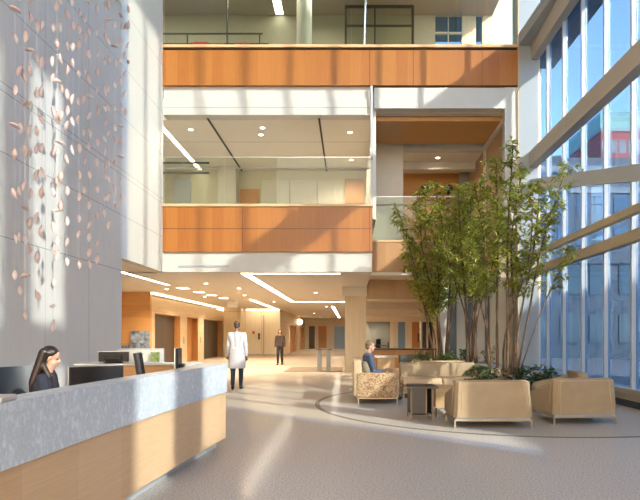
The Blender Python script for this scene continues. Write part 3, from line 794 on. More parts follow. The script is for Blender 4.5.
def stand(stride=.0, swing=.0, h=1.0):
    J = dict(P=(0, 0, .95), C=(0, .0, 1.38), N=(0, .0, 1.49), H=(0, .02, 1.635))
    for s, x in (('L', -1), ('R', 1)):
        k = x*stride; a = -x*swing
        J['hip'+s] = (x*.09, 0, .93); J['sh'+s] = (x*.175, 0, 1.41)
        J['el'+s] = (x*.225, -.03+a*.5, 1.12); J['wr'+s] = (x*.235, .05+a, .87); J['hd'+s] = (x*.235, .08+a*1.2, .78)
        J['kn'+s] = (x*.095, .03+k*.5+abs(stride)*.15, .50)
        J['an'+s] = (x*.09, k-.02, .085 + (.07 if k < 0 else 0)*min(1, abs(stride)*4)); J['toe'+s] = (x*.105, k+.16, .035)
    return {k: tuple(c*h for c in v) for k, v in J.items()}
def sit(h=1.0, seat=.50, lean=.05):
    J = dict(P=(0, 0, seat+.06), C=(0, lean, seat+.48), N=(0, lean+.02, seat+.59), H=(0, lean+.05, seat+.73))
    for s, x in (('L', -1), ('R', 1)):
        J['hip'+s] = (x*.09, .02, seat+.06); J['sh'+s] = (x*.175, lean, seat+.50)
        J['el'+s] = (x*.23, lean+.06, seat+.22); J['wr'+s] = (x*.16, lean+.32, seat+.20); J['hd'+s] = (x*.13, lean+.40, seat+.20)
        J['kn'+s] = (x*.11, .45, seat+.03); J['an'+s] = (x*.11, .43, .09); J['toe'+s] = (x*.12, .60, .04)
    return J
# man walking away in a white coat
person('person in a long white coat and dark trousers walking away from the camera', (-2.95, 14.6, 0), R(6), stand(.13, .06, 1.02), (R(2), R(-4)),
       dict(skin=M['skin_dark'], top=M['white_cloth'], legs=M['navy'], shoe=M['shoe'], hair=M['hair_brown']), dict(sleeve=1.9, coat=.56, top_name='coat', w=1.08, hair='short', palmL=(0, 1, .2), palmR=(0, 1, .2)))
person('person in dark top and black trousers walking in the lobby toward the camera', (-3.4, 27.2, 0), R(180), stand(.12, .05, .97), (0, R(-3)),
       dict(skin=M['skin'], top=M['dark_brown_cloth'], legs=M['black_cloth'], shoe=M['shoe'], hair=M['hair_dark']), dict(sleeve=1.75, hair='tied', w=.92, top_name='jacket'))
js = sit(1, .43, .06)
for s, x in (('L', -1), ('R', 1)):
    js['el'+s] = (x*.22, .12, .74); js['wr'+s] = (x*.15, .38, .80); js['hd'+s] = (x*.13, .47, .79)
person('seated receptionist in a navy top with long dark hair looking down', (-3.43, 6.2, .0), R(-76), js, (R(0), R(-16)),
       dict(skin=M['skin'], top=M['navy'], legs=M['black_cloth'], shoe=M['shoe'], hair=M['hair_dark']), dict(sleeve=.55, hair='long', w=.9, palmL=(0, 0, -1), palmR=(0, 0, -1), top_name='top'))
ot = thing('office_stool', 'seat under the receptionist, mostly hidden by the desk', 'stool', (-3.43, 6.2, 0))
build('seat', MB().lathe([(0, .40), (.19, .40), (.21, .43), (.19, .465), (0, .47)]), M['black_leather'], ot)
build('post', MB().tube([(0, 0, 0.02), (0, 0, .41)], .03), M['steel'], ot)
build('foot', MB().lathe([(0, 0), (.22, 0), (.22, .02), (0, .03)]), M['black'], ot)
jm = sit(1, .44, -.10)
for s, x in (('L', -1), ('R', 1)):
    jm['wr'+s] = (x*.11, .27, .60); jm['hd'+s] = (x*.08, .36, .59); jm['el'+s] = (x*.24, -.02, .62)
person('seated person in a blue grey jacket and glasses on the patterned loveseat', (.50, 12.45, 0), R(-90), jm, (R(0), R(-3)),
       dict(skin=M['skin'], top=M['blue_grey_cloth'], legs=M['denim'], shoe=M['shoe'], hair=M['hair_grey']), dict(sleeve=1.9, hair='short', glasses=1, w=1.1, palmL=(0, 0, -1), palmR=(0, 0, -1), top_name='jacket'))

# ------------------------------------------------------------------ lounge furniture
def frame_legs(e, x0, x1, y0, y1, h, mat):
    b = MB(); t = .022
    b.box(x0, x1, y0, y0+t, h-t, h).box(x0, x1, y1-t, y1, h-t, h).box(x0, x0+t, y0+t, y1-t, h-t, h).box(x1-t, x1, y0+t, y1-t, h-t, h)
    build('base_frame', b, mat, e)
    for x in (x0, x1-t):
        for y in (y0, y1-t): build('leg', MB().box(x, x+t, y, y+t, 0, h-t), mat, e)
def club_chair(label, loc, rz, W=1.18, D=.92):
    e = thing('club_chair', label, 'armchair', loc, rz, None)   # faces local +y, back at y=0
    h = W/2
    frame_legs(e, -h+.01, h-.01, .02, D-.04, .13, M['bronze'])
    build('under_panel', MB().box(-h+.03, h-.03, .03, D-.06, .128, .165), M['grey_paint'], e)
    # tapered back slab
    b = MB()
    def rr(z, w, y0, y1, c=.05):
        return [(-w+c, y0, z), (w-c, y0, z), (w, y0+c, z), (w, y1-c, z), (w-c, y1, z), (-w+c, y1, z), (-w, y1-c, z), (-w, y0+c, z)]
    b.loft([rr(.165, h, .0, .20), rr(.66, h-.028, .03, .22), rr(.70, h-.034, .036, .22), rr(.725, h-.065, .065, .20)])
    build('backrest', b, M['leather'], e)
    pp = MB()
    for s in (-1, 1):
        pp.tube([(s*(h-.11), -.002, .17), (s*(h-.12), .013, .42), (s*(h-.135), .028, .64), (s*(h-.14), .034, .69)], .006, 6)
    pp.tube([(-(h-.14), .034, .69), ((h-.14), .034, .69)], .006, 6)
    build('piping', pp, M['leather_light'], e)
    for s in (-1, 1):
        a = MB()
        x0, x1 = (s*h, s*(h-.15))
        lo, hi = min(x0, x1), max(x0, x1)
        rings = []
        for y, zt in ((.15, .66), (.30, .61), (.5, .55), (.7, .51), (D-.06, .48), (D-.01, .43)):
            rings.append([(lo, y, .165), (hi, y, .165), (hi, y, zt-.03), (hi-.03, y, zt), (lo+.03, y, zt), (lo, y, zt-.03)])
        a.loft(rings)
        build('arm', a, M['leather'], e, True, 40)
    build('seat_cushion', MB().box(-h+.155, h-.155, .20, D-.03, .20, .44, .05, 3), M['leather_light'], e, True, 50)
    return e
club_chair('large tan leather club chair seen from behind, nearest in the lounge', (2.17, 8.46, 0), 0, 1.20, .86)
c2 = club_chair('tan leather club chair seen from behind, beside the glass wall', (3.72, 8.82, 0), R(5), 1.06, .95)
c3 = club_chair('tan club chair facing left, beyond the chair by the glass wall', (4.48, 10.72, 0), R(82), .95, .9)

e = thing('loveseat', 'cream leather loveseat with brown floral patterned side panel', 'sofa', (.12, 11.5, 0))   # faces +x
frame_legs(e, .04, .86, .0, 1.66, .13, M['bronze'])
def rbox(*a, r=.03): return MB().box(*a, r, 3)
for y0, nm in ((0, 'side_panel'), (1.52, 'side_panel')):
    build(nm, rbox(.02, .88, y0, y0+.14, .13, .64, r=.02), M['floral'], e, True, 50)
b = MB()
b.loft([[(.0+.05-.06*f, .14, .15+.74*f), (.20-.10*f, .14, .15+.74*f), (.20-.10*f, 1.52, .15+.74*f), (-.01+.05-.06*f, 1.52, .15+.74*f)] for f in (0, .5, .95, 1)])
build('backrest', MB().box(-.06, .12, .02, 1.64, .15, .90, .04, 3, Matrix.Shear('XY', 4, (0, 0)) if False else None), M['leather_light'], e, True, 50)
build('seat_cushion', rbox(.12, .90, .15, 1.51, .16, .44, r=.05), M['leather_light'], e, True, 50)
o = tag(build('throw_pillow', MB().box(-.24, .24, -.07, .07, 0, .42, .065, 4, Matrix.Translation((.42, 11.90, .455)) @ Matrix.Rotation(R(90), 4, 'Z') @ Matrix.Rotation(R(-18), 4, 'X')), M['cushion'], None, True, 60),
        'taupe throw pillow standing on the patterned loveseat', 'pillow')

e = thing('sofa', 'long tan leather sofa facing the camera behind the dark side table', 'sofa', (1.18, 12.55, 0))
Wd = 1.80
frame_legs(e, .02, Wd-.02, .02, .92, .13, M['bronze'])
build('base', rbox(0, Wd, .03, .95, .13, .26, r=.02), M['leather'], e, True, 50)
build('backrest', rbox(0, Wd, .74, .98, .26, .77, r=.04), M['leather'], e, True, 50)
for k in range(2): build('seat_cushion', rbox(.0+k*Wd/2+.005, Wd/2*(k+1)-.005, .0, .75, .26, .45, r=.06), M['leather_light'], e, True, 60)
build('arm', rbox(Wd-.02, Wd+.14, .05, .98, .13, .74, r=.03), M['leather'], e, True, 50)

e = thing('side_table', 'dark bronze side table with open end between the seats', 'table', (1.20, 9.2, 0))
build('top', MB().box(-.26, .26, -.02, .62, .535, .565, .004), M['dark_bronze'], e)
build('cabinet', MB().box(-.19, .05, .04, .58, .10, .535).box(.14, .17, .04, .58, .10, .535).box(.05, .14, .5, .58, .1, .535).box(-.19, .17, .04, .58, .10, .12), M['dark_bronze'], e)
build('inner_panel', MB().box(.052, .07, .06, .5, .12, .53), M['dull_wood'], e)
for x in (-.19, .16):
    for y in (.03, .57): build('leg', MB().box(x-.012, x+.012, y-.012, y+.012, 0, .535), M['brown_metal'], e)
e = thing('cube_table', 'light oak cube table on thin legs left of the nearest club chair', 'table', (1.47, 9.65, 0))
build('body', MB().box(0, .44, 0, .9, .16, .49, .006), M['oak'], e)
for x in (.02, .42):
    for y in (.02, .88): build('leg', MB().box(x-.012, x+.012, y-.012, y+.012, 0, .16), M['dark_bronze'], e)

# console, counters further back
e = thing('console_table', 'narrow dark topped steel console standing left of the stone column', 'table', (-1.30, 21.75, 0))
build('top', MB().box(0, .62, 0, .5, .86, .90), M['dark_bronze'], e)
for x in (.02, .38): build('leg', MB().box(x, x+.16, .12, .38, 0, .86), M['dull_steel'], e)
o = tag(build('floor_mat', MB().box(-2.6, -.3, 21.9, 25, .0, .015), plain('mat', (.20, .14, .09), .9)), 'brown entrance mat beside the stone column', 'mat')
e = thing('bar_counter', 'long wood counter with dark top behind the lounge', 'counter', (.75, 24.5, 0))
build('top', MB().box(0, 3.0, -.3, .4, .80, .86), M['dark_bronze'], e)
build('front', MB().box(.1, 2.9, -.2, .3, 0, .80), M['dull_wood'], e)
e = thing('white_bench', 'pale low table behind the seated person', 'table', (.82, 18.2, 0))
build('top', MB().box(0, .75, 0, .7, .70, .75), M['white_paint'], e)
build('base', MB().box(.1, .65, .1, .6, 0, .70), M['oak'], e)
o = tag(build('storage_box', MB().box(1.62, 2.55, 18.0, 18.6, 0, .80, .01), plain('dark_grey', (.09, .09, .085), .5)), 'dark grey box unit behind the sofa', 'cabinet')
# seats in the room behind the interior window
for i, (x, y) in enumerate(((1.35, 39.5), (1.9, 40.2), (2.5, 39.6))):
    e = thing('cafe_chair', 'dark chair behind the interior window, %s' % ['left one', 'middle one', 'right one'][i], 'chair', (x, y, 0), R(40*i))
    build('seat', MB().box(-.22, .22, -.22, .22, .42, .47, .01), M['black'], e)
    build('backrest', MB().box(-.22, .22, -.22, -.18, .5, .95 + .25*(i == 1), .01), M['black'], e)
    for sx in (-.2, .2):
        for sy in (-.2, .2): build('leg', MB().box(sx-.015, sx+.015, sy-.015, sy+.015, 0, .43), M['black'], e)
e = thing('cafe_table', 'dark round table behind the interior window', 'table', (2.1, 39.3, 0))
build('top', MB().lathe([(0, .72), (.5, .72), (.5, .76), (0, .76)]), M['dark_bronze'], e)
build('pedestal', MB().tube([(0, 0, 0), (0, 0, .72)], .05), M['dark_bronze'], e)

# ------------------------------------------------------------------ planting
def tufts(mb, p, n, ln, wd, droop=.35, rng=random):
    for k in range(n):
        a = rng.uniform(0, 2*PI); el = rng.uniform(-.5, .9)
        d = Vector((math.cos(a)*math.cos(el), math.sin(a)*math.cos(el), math.sin(el)))
        L = ln*rng.uniform(.6, 1.15)
        s = d.cross(Vector((0, 0, 1))).normalized()*wd*rng.uniform(.7, 1.2)
        m = p + d*L*.5
        t = p + d*L - Vector((0, 0, droop*L))
        nr = Vector((0, 0, .25*wd))
        mb.poly([p, m-s-nr, t, m+s-nr])
def tree(label, loc, stems, rng_seed, ln, density, tw=.45):
    rng = random.Random(rng_seed)
    e = thing('potted_tree', label, 'tree', loc)
    F = MB()
    for (bx, by, tx, ty, h, r0, lo) in stems:
        b = MB(); pts = []; rad = []
        n = 12
        wob = (rng.uniform(-.1, .1), rng.uniform(-.1, .1))
        for k in range(n+1):
            f = k/n
            g = f**1.35
            pts.append(Vector((bx+(tx-bx)*g + wob[0]*math.sin(f*7), by+(ty-by)*g + wob[1]*math.sin(f*6+1), h*f)))
            rad.append(.72*r0*(1-.8*f)+.004)
        b.tube(pts, rad, 7)
        # side twigs
        nt_ = int(density*(1-lo)*h)
        for q in range(nt_):
            f = lo + (1-lo)*(q+rng.random())/nt_
            i = min(n-1, int(f*n)); p0 = pts[i].lerp(pts[i+1], f*n-i)
            a = rng.uniform(0, 2*PI)
            L = tw*(1.15-.7*f)*rng.uniform(.5, 1.2)
            d = Vector((math.cos(a), math.sin(a), rng.uniform(.2, 1.0))).normalized()
            p1 = p0 + d*L*.6 + Vector((0, 0, .02)); p2 = p0 + d*L
            b.tube([p0, p1, p2], [.009, .006, .003], 4)
            for c in (p0+d*L*.35, p1, p2):
                tufts(F, c + Vector((rng.uniform(-.05, .05), rng.uniform(-.05, .05), rng.uniform(-.05, .05))), rng.randint(6, 9), ln, ln*.13, .35, rng)
        tufts(F, pts[-1], 12, ln*1.1, ln*.13, .2, rng)
        build('stem', b, M['bark'], e, True)
    build('foliage', F, M['leaf'], e)
    return e
tree('tall slender tree nearest the white column, with clear brown stems', (3.28, 11.95, .40),
     [(-.26, .0, -.55, .1, 4.2, .038, .42), (-.10, .1, -.15, .0, 4.7, .045, .40), (.02, -.1, .15, -.1, 4.95, .048, .40), (.14, .05, .40, .2, 4.6, .042, .40),
      (.26, -.05, .85, .1, 4.3, .036, .42), (.30, .1, 1.25, -.2, 4.55, .032, .45), (-.3, -.1, -.75, .2, 3.4, .028, .5), (.08, .12, .6, -.3, 4.0, .03, .45), (.32, 0, 1.5, .1, 2.9, .02, .6)], 3, .18, 10, .52)
tree('leafy tree with two close trunks in the middle of the three', (3.18, 14.6, .64),
     [(-.12, 0, -.35, .1, 4.6, .06, .36), (.10, .05, .25, .1, 4.8, .06, .36), (-.05, .1, -.9, .0, 4.2, .03, .40), (.08, -.1, .7, -.2, 4.2, .03, .40), (0, .0, -.1, -.3, 4.4, .03, .38), (0, .1, .35, .3, 3.7, .03, .4)], 5, .19, 11.5, .62)
tree('leafy multi stemmed tree farthest left in the planter', (2.62, 16.1, .66),
     [(-.22, 0, -1.2, .1, 4.3, .035, .30), (-.10, 0, -.7, -.1, 4.9, .045, .32), (.0, .05, -.1, .1, 5.1, .06, .34), (.12, -.05, .5, .0, 4.9, .05, .34), (.22, 0, .95, .1, 4.6, .035, .36), (-.16, .1, -.95, .2, 3.4, .03, .3), (.05, -.1, -.35, -.2, 4.2, .03, .3)], 9, .21, 12, .68)

def planter(label, x0, x1, y0, y1, h, mat):
    e = thing('planter', label, 'planter', ((x0+x1)/2, (y0+y1)/2, 0))
    w2, d2 = (x1-x0)/2, (y1-y0)/2
    t = .05
    b = MB().box(-w2, w2, -d2, -d2+t, 0, h).box(-w2, w2, d2-t, d2, 0, h).box(-w2, -w2+t, -d2+t, d2-t, 0, h).box(w2-t, w2, -d2+t, d2-t, 0, h)
    build('box', b, mat, e)
    build('soil', MB().box(-w2+t, w2-t, -d2+t, d2-t, 0, h-.05), M['soil'], e)
    return e
planter('low stone planter under the tree nearest the glass wall', 2.55, 4.6, 11.35, 12.45, .45, M['granite'])
planter('blue grey planter under the middle tree', 2.75, 3.85, 14.0, 15.2, .70, M['grey_paint'])
planter('long oak planter under the left tree', 1.85, 3.6, 15.5, 16.7, .72, M['oak'])
def shrub(label, loc, rx, ry, rz, mat, seed, n=260, ln=.12):
    rng = random.Random(seed)
    e = thing('shrub', label, 'shrub', loc)
    F = MB()
    for k in range(n//7):
        a = rng.uniform(0, 2*PI); q = rng.uniform(0, 1)**.5; zz = rng.uniform(.1, 1)
        p = Vector((rx*q*math.cos(a)*math.sqrt(1-zz*zz*.6), ry*q*math.sin(a)*math.sqrt(1-zz*zz*.6), rz*zz))
        tufts(F, p, 7, ln, ln*.26, .2, rng)
    build('foliage', F, mat, e)
    b = MB()
    for k in range(5): b.tube([(0, 0, 0), (rx*.5*math.cos(k*1.3), ry*.5*math.sin(k*1.3), rz*.7)], .01, 5)
    build('stem', b, M['bark'], e)
    return e
specs = [('dark green shrub behind the nearest club chair at its left', (2.78, 11.7, .40), .42, .35, .36, 'leaf_dark', 400),
         ('dry tan leaved shrub behind the nearest club chair', (3.10, 11.65, .40), .28, .28, .34, 'leaf_tan', 230),
         ('dark green shrub at the right corner of the stone planter', (4.0, 11.8, .40), .55, .42, .36, 'leaf_dark', 560),
         ('dark green shrub in the middle of the stone planter', (3.5, 12.0, .40), .40, .35, .36, 'leaf_dark', 380),
         ('low dark shrub spilling on the floor right of the stone planter', (4.98, 12.2, .0), .36, .4, .5, 'leaf_dark', 380),
         ('bright green shrub at the left end of the oak planter', (2.05, 15.9, .67), .28, .3, .28, 'leaf_mid', 260),
         ('bright green shrub in the middle of the oak planter', (2.75, 15.85, .67), .34, .3, .28, 'leaf_mid', 300),
         ('dark green shrub at the right end of the oak planter', (3.3, 15.9, .67), .30, .3, .32, 'leaf_dark', 300),
         ('sparse shrub in the blue grey planter', (3.55, 14.5, .65), .25, .3, .5, 'leaf_mid', 120)]
for i, (lb, lc, a, b_, c_, mt, nn) in enumerate(specs): shrub(lb, lc, a, b_, c_, M[mt], 20+i, nn)

# ------------------------------------------------------------------ glass railings
def railing(label, x0, x1, y, z0, z1, posts, hand=None, mat=None):
    e = thing('glass_railing', label, 'railing', (0, y, 0))
    xs = [x0] + posts + [x1]
    for a, b_ in zip(xs, xs[1:]): build('glass_panel', MB().box(a+.008, b_-.008, -.008, .008, z0, z1), M['green_glass'], e)
    if hand: build('handrail', MB().tube([(x0, -.06, hand), (x1, -.06, hand)], .022), mat or M['steel'], e)
    build('top_edge', MB().box(x0, x1, -.012, .012, z1, z1+.02), M['steel'], e)
    return e
railing('glass railing above the lower wood balcony', -5.52, .6, YF+.1, 5.30, 6.72, [-3.75, -2.1, -.45], 6.38)
railing('glass screen above the top wood balcony', -5.52, 4.94, YF+.12, 10.01, 14.0, [-3.65, .05, 1.9, 3.2])
b = MB()
for x in (-5.2, -3.65, .02, .55, 1.9, 3.2): pass
railing('glass railing in front of the set back right bay', .72, 4.6, 19.02, 4.64, 6.12, [1.35, 2.7], 5.85)
e = thing('railing_post', 'tall white post at the right end of the lower balcony', 'post', (.64, YF-.08, 0))
build('pole', MB().box(-.035, .035, -.03, .03, 5.30, 8.78), M['white_metal'], e)
build('bracket', MB().box(-.05, .05, -.03, .08, 6.6, 6.66), M['steel'], e)
e = thing('steel_rod', 'thin dark vertical rod in the top glass screen', 'rod', (-3.65, YF+.04, 10.01))
build('rod', MB().tube([(0, 0, 0), (0, 0, 3.9)], .02), M['black'], e)
e = thing('steel_rod', 'pale vertical rod in the top glass screen', 'rod', (.42, YF+.04, 10.01))
build('rod', MB().tube([(0, 0, 0), (.12, 0, 3.9)], .03), M['white_metal'], e)

# ------------------------------------------------------------------ upper rooms
struct('door_9', MB().box(-6.95, -6.3, 22.12, 22.2, 4.9, 7.65), M['grey_paint'], 'grey door in the second level back wall', 'door')
struct('column_upper', MB().box(-5.1, -4.4, 21.6, 22.2, 4.9, 7.95), M['white_paint'], 'white pier in the second level room', 'column')
struct('door_10', MB().box(-4.35, -3.6, 22.1, 22.2, 4.9, 7.2), M['door_wood'], 'brown wood door in the second level back wall', 'door')
struct('door_11', MB().box(-.2, .55, 22.1, 22.2, 4.9, 7.6), M['door_wood'], 'wood door at the right of the second level back wall', 'door')
for i, (a, b_) in enumerate(((-3.5, -2.4), (-2.36, -1.3), (-1.26, -.3))):
    struct('trim_%d' % (30+i), MB().box(a, b_, 22.12, 22.2, 4.9, 7.55), M['white_paint'], '%s white wall panel in the second level room' % ['left', 'middle', 'right'][i], 'trim')
for i, z in enumerate((7.40, 7.05)):
    o = tag(build('curtain_track', MB().box(-8.9, -4.9, 19.48, 19.55, z, z+.06), M['dark_bronze']), ['upper dark track crossing the second level room', 'lower dark track crossing the second level room'][i], 'track')
def strip(label, x0, x1, y0, y1, z, mat, name='linear_light'):
    e = thing(name, label, 'light', ((x0+x1)/2, (y0+y1)/2, z))
    a, b_ = (x1-x0)/2, (y1-y0)/2
    build('diffuser', MB().box(-a, a, -b_, b_, -.012, .0), mat, e)
    build('housing', MB().box(-a-.012, -a, -b_-.012, b_+.012, -.016, .0).box(a, a+.012, -b_-.012, b_+.012, -.016, .0), M['white_metal'], e)
    return e
strip('slanting bright line light in the second level ceiling', -5.96, -5.82, 16.95, 22.0, 7.9495, M['strip_light'])
strip('line light in the left part of the lobby ceiling', -6.82, -6.66, 14.2, 20.8, 3.2995, M['strip_light'])
strip('long bright line light in the middle of the lobby ceiling', -3.30, -3.06, 17.0, 31.0, 3.2995, M['strip_light'])
strip('cross light closing the far end of the ceiling tray', -3.0, .2, 31.0, 31.25, 3.2995, M['strip_light'])
strip('thin cross light at the near end of the ceiling tray', -3.3, -.3, 17.0, 17.08, 3.2995, M['strip_light'])
strip('distant line light near the stone column', -1.2, -1.0, 36, 58, 3.2995, M['strip_light'])
strip('gold line light in the third level ceiling', -2.9, -2.6, 17.8, 21.9, 13.9995, M['strip_light'])
for i, (x, y) in enumerate(((-6.6, 22.2), (-6.5, 24.2), (-6.4, 26), (-6.3, 28))):
    strip('short rectangular light in the left lobby ceiling, %s from the front' % ['first', 'second', 'third', 'fourth'][i], x-.2, x+.2, y-.25, y+.25, 3.2995, M['cove_light'], 'rectangular_downlight')
# round downlights
def downlight(label, x, y, z, gp=None, power=None):
    e = thing('downlight', label, 'light', (x, y, z), 0, gp)
    build('lens', MB().lathe([(0, -.022), (.05, -.020), (.075, -.008), (.075, 0), (0, 0)], n=16), M['lamp_warm'], e)
    build('rim', MB().lathe([(.075, -.008), (.10, -.006), (.10, 0), (.075, 0)], n=16), M['white_metal'], e)
    if power:
        L = bpy.data.lights.new('lamp', 'SPOT'); L.energy = power; L.color = (1, .83, .62); L.spot_size = R(150); L.spot_blend = .6; L.shadow_soft_size = .15
        lo_ = link(bpy.data.objects.new('lamp', L), e); lo_.location = (0, 0, -.03)
for i, (x, y, t_) in enumerate(((-7.4, 22.6, 'nearest the amber wood wall'), (-5.2, 20.2, 'left of the middle line light'), (-4.4, 22.2, 'behind the white coat'),
                               (-4.9, 26, 'over the lift lobby'), (-7.0, 27, 'before the first lift'), (-7.0, 33, 'before the last lift'), (-4.2, 31, 'above the walking person'))):
    downlight('round downlight in the lobby ceiling %s' % t_, x, y, 3.298, None, 900)
for i, (x, y, t_) in enumerate(((-5.05, 17.75, 'left'), (-2.75, 17.6, 'upper middle'), (-2.9, 18.2, 'lower middle'), (.0, 18.0, 'near right'), (.05, 20.8, 'far right'))):
    downlight('round downlight in the tan second level ceiling, %s one' % t_, x, y, 7.948, None, 420)
for i, (x, y, t_) in enumerate(((-6.2, 20.3, 'left'), (-1.0, 19.2, 'front middle'), (-1.0, 20.6, 'rear middle'), (-3.3, 19.4, 'second from left'))):
    downlight('round downlight in the taupe third level ceiling, %s one' % t_, x, y, 13.998, None, 160)
for i, (x, y, t_) in enumerate(((-1.5, 24.5, 'beyond the ceiling tray start'), (-1.5, 36, 'before the corridor'), (-3.0, 47, 'inside the corridor'), (-3.0, 57, 'at the corridor end'))):
    downlight('round lobby downlight %s' % t_, x, y, 3.298, None, 700)
for i, (x, y, t_) in enumerate(((2.2, 24, 'above the long wood counter'), (3.6, 29, 'behind the trees'), (2.2, 34.5, 'near the interior window'))):
    downlight('round downlight in the low wood ceiling %s' % t_, x, y, 2.948, None, 260)
downlight('round downlight in the right bay ceiling', 3.2, 20.4, 7.898, None, 220)
downlight('round downlight in the lilac room behind the interior window', 1.9, 40.5, 2.98, None, 200)
struct('ceiling_room', MB().box(.4, 3.0, 38.2, 42, 2.98, 3.1), M['white_paint'], 'ceiling of the room behind the interior window', 'ceiling')
struct('column_round', MB().lathe([(.26, 9.7), (.26, 14.0)], (-1.55, 19.0), 24), M['white_paint'], 'round white column in the third level room', 'column', True)
# glazed partition on level three
e = thing('glass_partition', 'dark framed glass partition in the third level room', 'partition', (.0, 21.0, 9.7))
build('frame', MB().box(-.2, 2.4, -.03, .03, 4.0, 4.1).box(-.2, -.12, -.03, .03, 0, 4.0).box(2.3, 2.4, -.03, .03, 0, 4.0).box(-.2, 2.4, -.03, .03, 3.3, 3.36).box(.9, .96, -.03, .03, 0, 4.0), M['dark_bronze'], e)
build('pane', MB().box(-.12, .9, -.005, .005, 0, 4.0).box(.96, 2.3, -.005, .005, 0, 4.0), M['clear_glass'], e)
# red chairs and shelf behind the top balcony
def red_chair(label, x, y):
    e = thing('red_chair', label, 'chair', (x, y, 9.7), R(180))
    build('seat', MB().box(-.24, .24, -.22, .24, .42, .48, .02), M['red'], e)
    build('backrest', MB().box(-.24, .24, -.25, -.20, .50, 1.06, .02), M['red'], e)
    for sx in (-.2, .2):
        for sy in (-.2, .2): build('leg', MB().box(sx-.015, sx+.015, sy-.015, sy+.015, 0, .42), M['steel'], e)
red_chair('red chair behind the top balcony, leftmost', -4.75, 17.6)
red_chair('red chair behind the top balcony, second from left', -4.25, 17.7)
red_chair('red chair behind the top balcony, right of the dark rod', -3.45, 17.65)
e = thing('guard_rail', 'dark guard rail deep in the third level room', 'railing', (0, 18.6, 9.7))
build('top_rail', MB().box(-6.2, -2.9, -.02, .02, 1.72, 1.76), M['dark_bronze'], e)
build('lower_rail', MB().box(-6.2, -2.7, -.02, .02, 1.38, 1.42), M['dark_bronze'], e)
for x in (-5.4, -3.0): build('post', MB().box(x-.02, x+.02, -.02, .02, 0, 1.76), M['dark_bronze'], e)
for x, t_ in ((2.85, 'left'), (3.72, 'right')):
    e = thing('globe_lamp', '%s black globe lamp in the right bay' % t_, 'lamp', (x, 21.2, 4.55))
    build('globe', MB().ell((0, 0, 2.40), (.19, .19, .19), None, 20, 14), M['black'], e, True)
    build('stem', MB().tube([(0, 0, .02), (0, 0, 2.25)], .02), M['black'], e)
    build('foot', MB().lathe([(0, 0), (.18, 0), (.18, .02), (0, .03)]), M['black'], e)
# sign, wall lamp, alarm
e = thing('exit_sign', 'white hanging box sign in front of the lobby column', 'sign', (-6.3, 30, 0))
build('box', MB().box(-.26, .26, -.05, .05, 2.92, 3.24, .01), M['sign_white'], e)
build('hanger', MB().tube([(0, 0, 3.24), (0, 0, 3.3)], .02), M['steel'], e)
e = thing('wall_sconce', 'glowing round wall lamp above the corridor doors', 'lamp', (-4.85, 54.0, 2.75))
build('globe', MB().ell((.0, 0, 0), (.28, .28, .28)), glow('sconce', (1, .78, .5), 8), e, True)
build('bracket', MB().box(-.14, -.1, -.1, .1, -.1, .1), M['steel'], e)
o = tag(build('fire_alarm', MB().box(-6.95, -6.8, 39.9, 40.01, 1.55, 1.75), M['red']), 'small red alarm box on the bright lobby wall', 'alarm')
o = tag(build('wall_phone', MB().box(-6.55, -6.42, 39.9, 40.01, 1.15, 1.6), M['dark_bronze']), 'dark wall phone right of the red alarm', 'phone')
struct('trim_35', MB().box(-6.2, -6.12, 39.9, 40, 0, 2.9), M['sill_stone'], 'thin post on the bright lobby wall', 'trim')
for i, y in enumerate((29.1, 32.4)):
    o = tag(build('call_panel', MB().box(-8.65, -8.61, y-.1, y+.1, 1.0, 1.35), M['steel']), ['steel call panel before the middle lift', 'steel call panel after the middle lift'][i], 'panel')

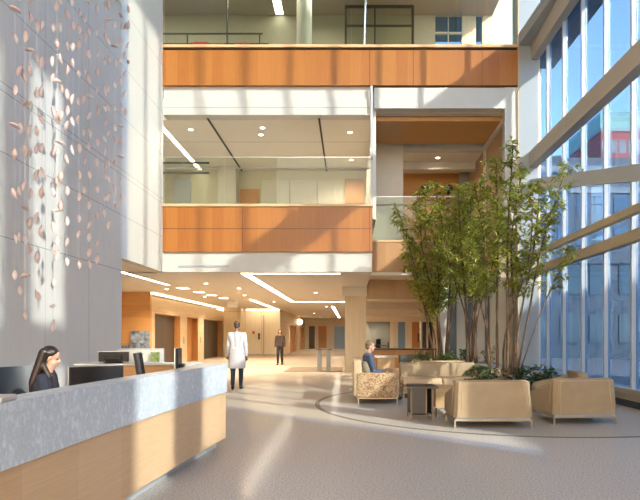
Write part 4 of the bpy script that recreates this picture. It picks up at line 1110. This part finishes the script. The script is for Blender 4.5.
# ------------------------------------------------------------------ hanging petals
def pod():
    b = MB(); n = 10
    prof = [(0.004, .095), (.014, .085), (.030, .06), (.043, .02), (.044, -.015), (.034, -.05), (.018, -.08), (.004, -.098)]
    rings = []
    for r, z in prof:
        ring = []
        for k in range(n):
            a = 2*PI*k/n
            rr = r*(1+.14*math.cos(3*a))
            ring.append((rr*math.cos(a), rr*.75*math.sin(a)+.018*math.cos(z*14), z))
        rings.append(ring)
    b.loft(rings)
    me = bpy.data.meshes.new('petal_pod'); bmesh.ops.recalc_face_normals(b.bm, faces=b.bm.faces); b.bm.to_mesh(me); b.bm.free()
    for p in me.polygons: p.use_smooth = True
    me.materials.append(M['petal']); return me
POD = pod()
knot = MB().ell((0, 0, .10), (.010, .010, .012), None, 6, 4)
KN = bpy.data.meshes.new('knot'); knot.bm.to_mesh(KN); knot.bm.free(); KN.materials.append(M['dull_wood'])
strands = [(15, 275, 27), (20, 290, 44), (25, 316, 25), (30, 250, 24), (37, 296, 23), (42, 232, 22), (53, 326, 22), (57, 256, 20), (61, 205, 19), (67, 262, 18), (73, 150, 20), (79, 265, 17),
           (84, 190, 18), (89, 265, 16), (97, 259, 17), (105, 213, 15), (109, 225, 16), (115, 206, 15), (121, 199, 14), (125, 112, 16), (128, 62, 15)]
ords = ['first', 'second', 'third', 'fourth', 'fifth', 'sixth', 'seventh', 'eighth', 'ninth', 'tenth', 'eleventh', 'twelfth', 'thirteenth', 'fourteenth', 'fifteenth', 'sixteenth', 'seventeenth', 'eighteenth', 'nineteenth', 'twentieth', 'twenty-first']
rng = random.Random(11)
for i, (px, ylow, step) in enumerate(strands):
    X = -5.02 + rng.uniform(-.22, .12)
    d = X*560/(px-350)
    z = 1.4 + (336-ylow)*d/560
    e = thing('petal_strand', 'hanging strand of pink petal pods, %s from the left on the concrete wall' % ords[i], 'hanging ornament', (X, d, z), rng.uniform(0, 6), 'strands of the hanging petal artwork')
    ztop = 9.63
    build('wire', MB().tube([(0, 0, 0), (0, 0, ztop-z)], .0022, 4), M['steel'], e)
    zz = .0
    while z + zz < 8.9:
        o = link(bpy.data.objects.new('petal_pod', POD), e)
        o.location = (0, 0, zz)
        tl = rng.uniform(-.35, .35) if rng.random() > .08 else 1.4
        o.rotation_euler = (tl, rng.uniform(-.2, .2), rng.uniform(0, 6))
        sc = rng.uniform(.75, 1.05)
        o.scale = (sc, sc, sc)
        k = link(bpy.data.objects.new('knot', KN), o)
        zz += step*d/560*rng.uniform(.75, 1.9)
struct('trim_36', MB().box(-5.55, -4.7, 7.5, 13.3, 9.6, 9.66), M['steel'], 'steel tray that carries the hanging petals', 'trim')
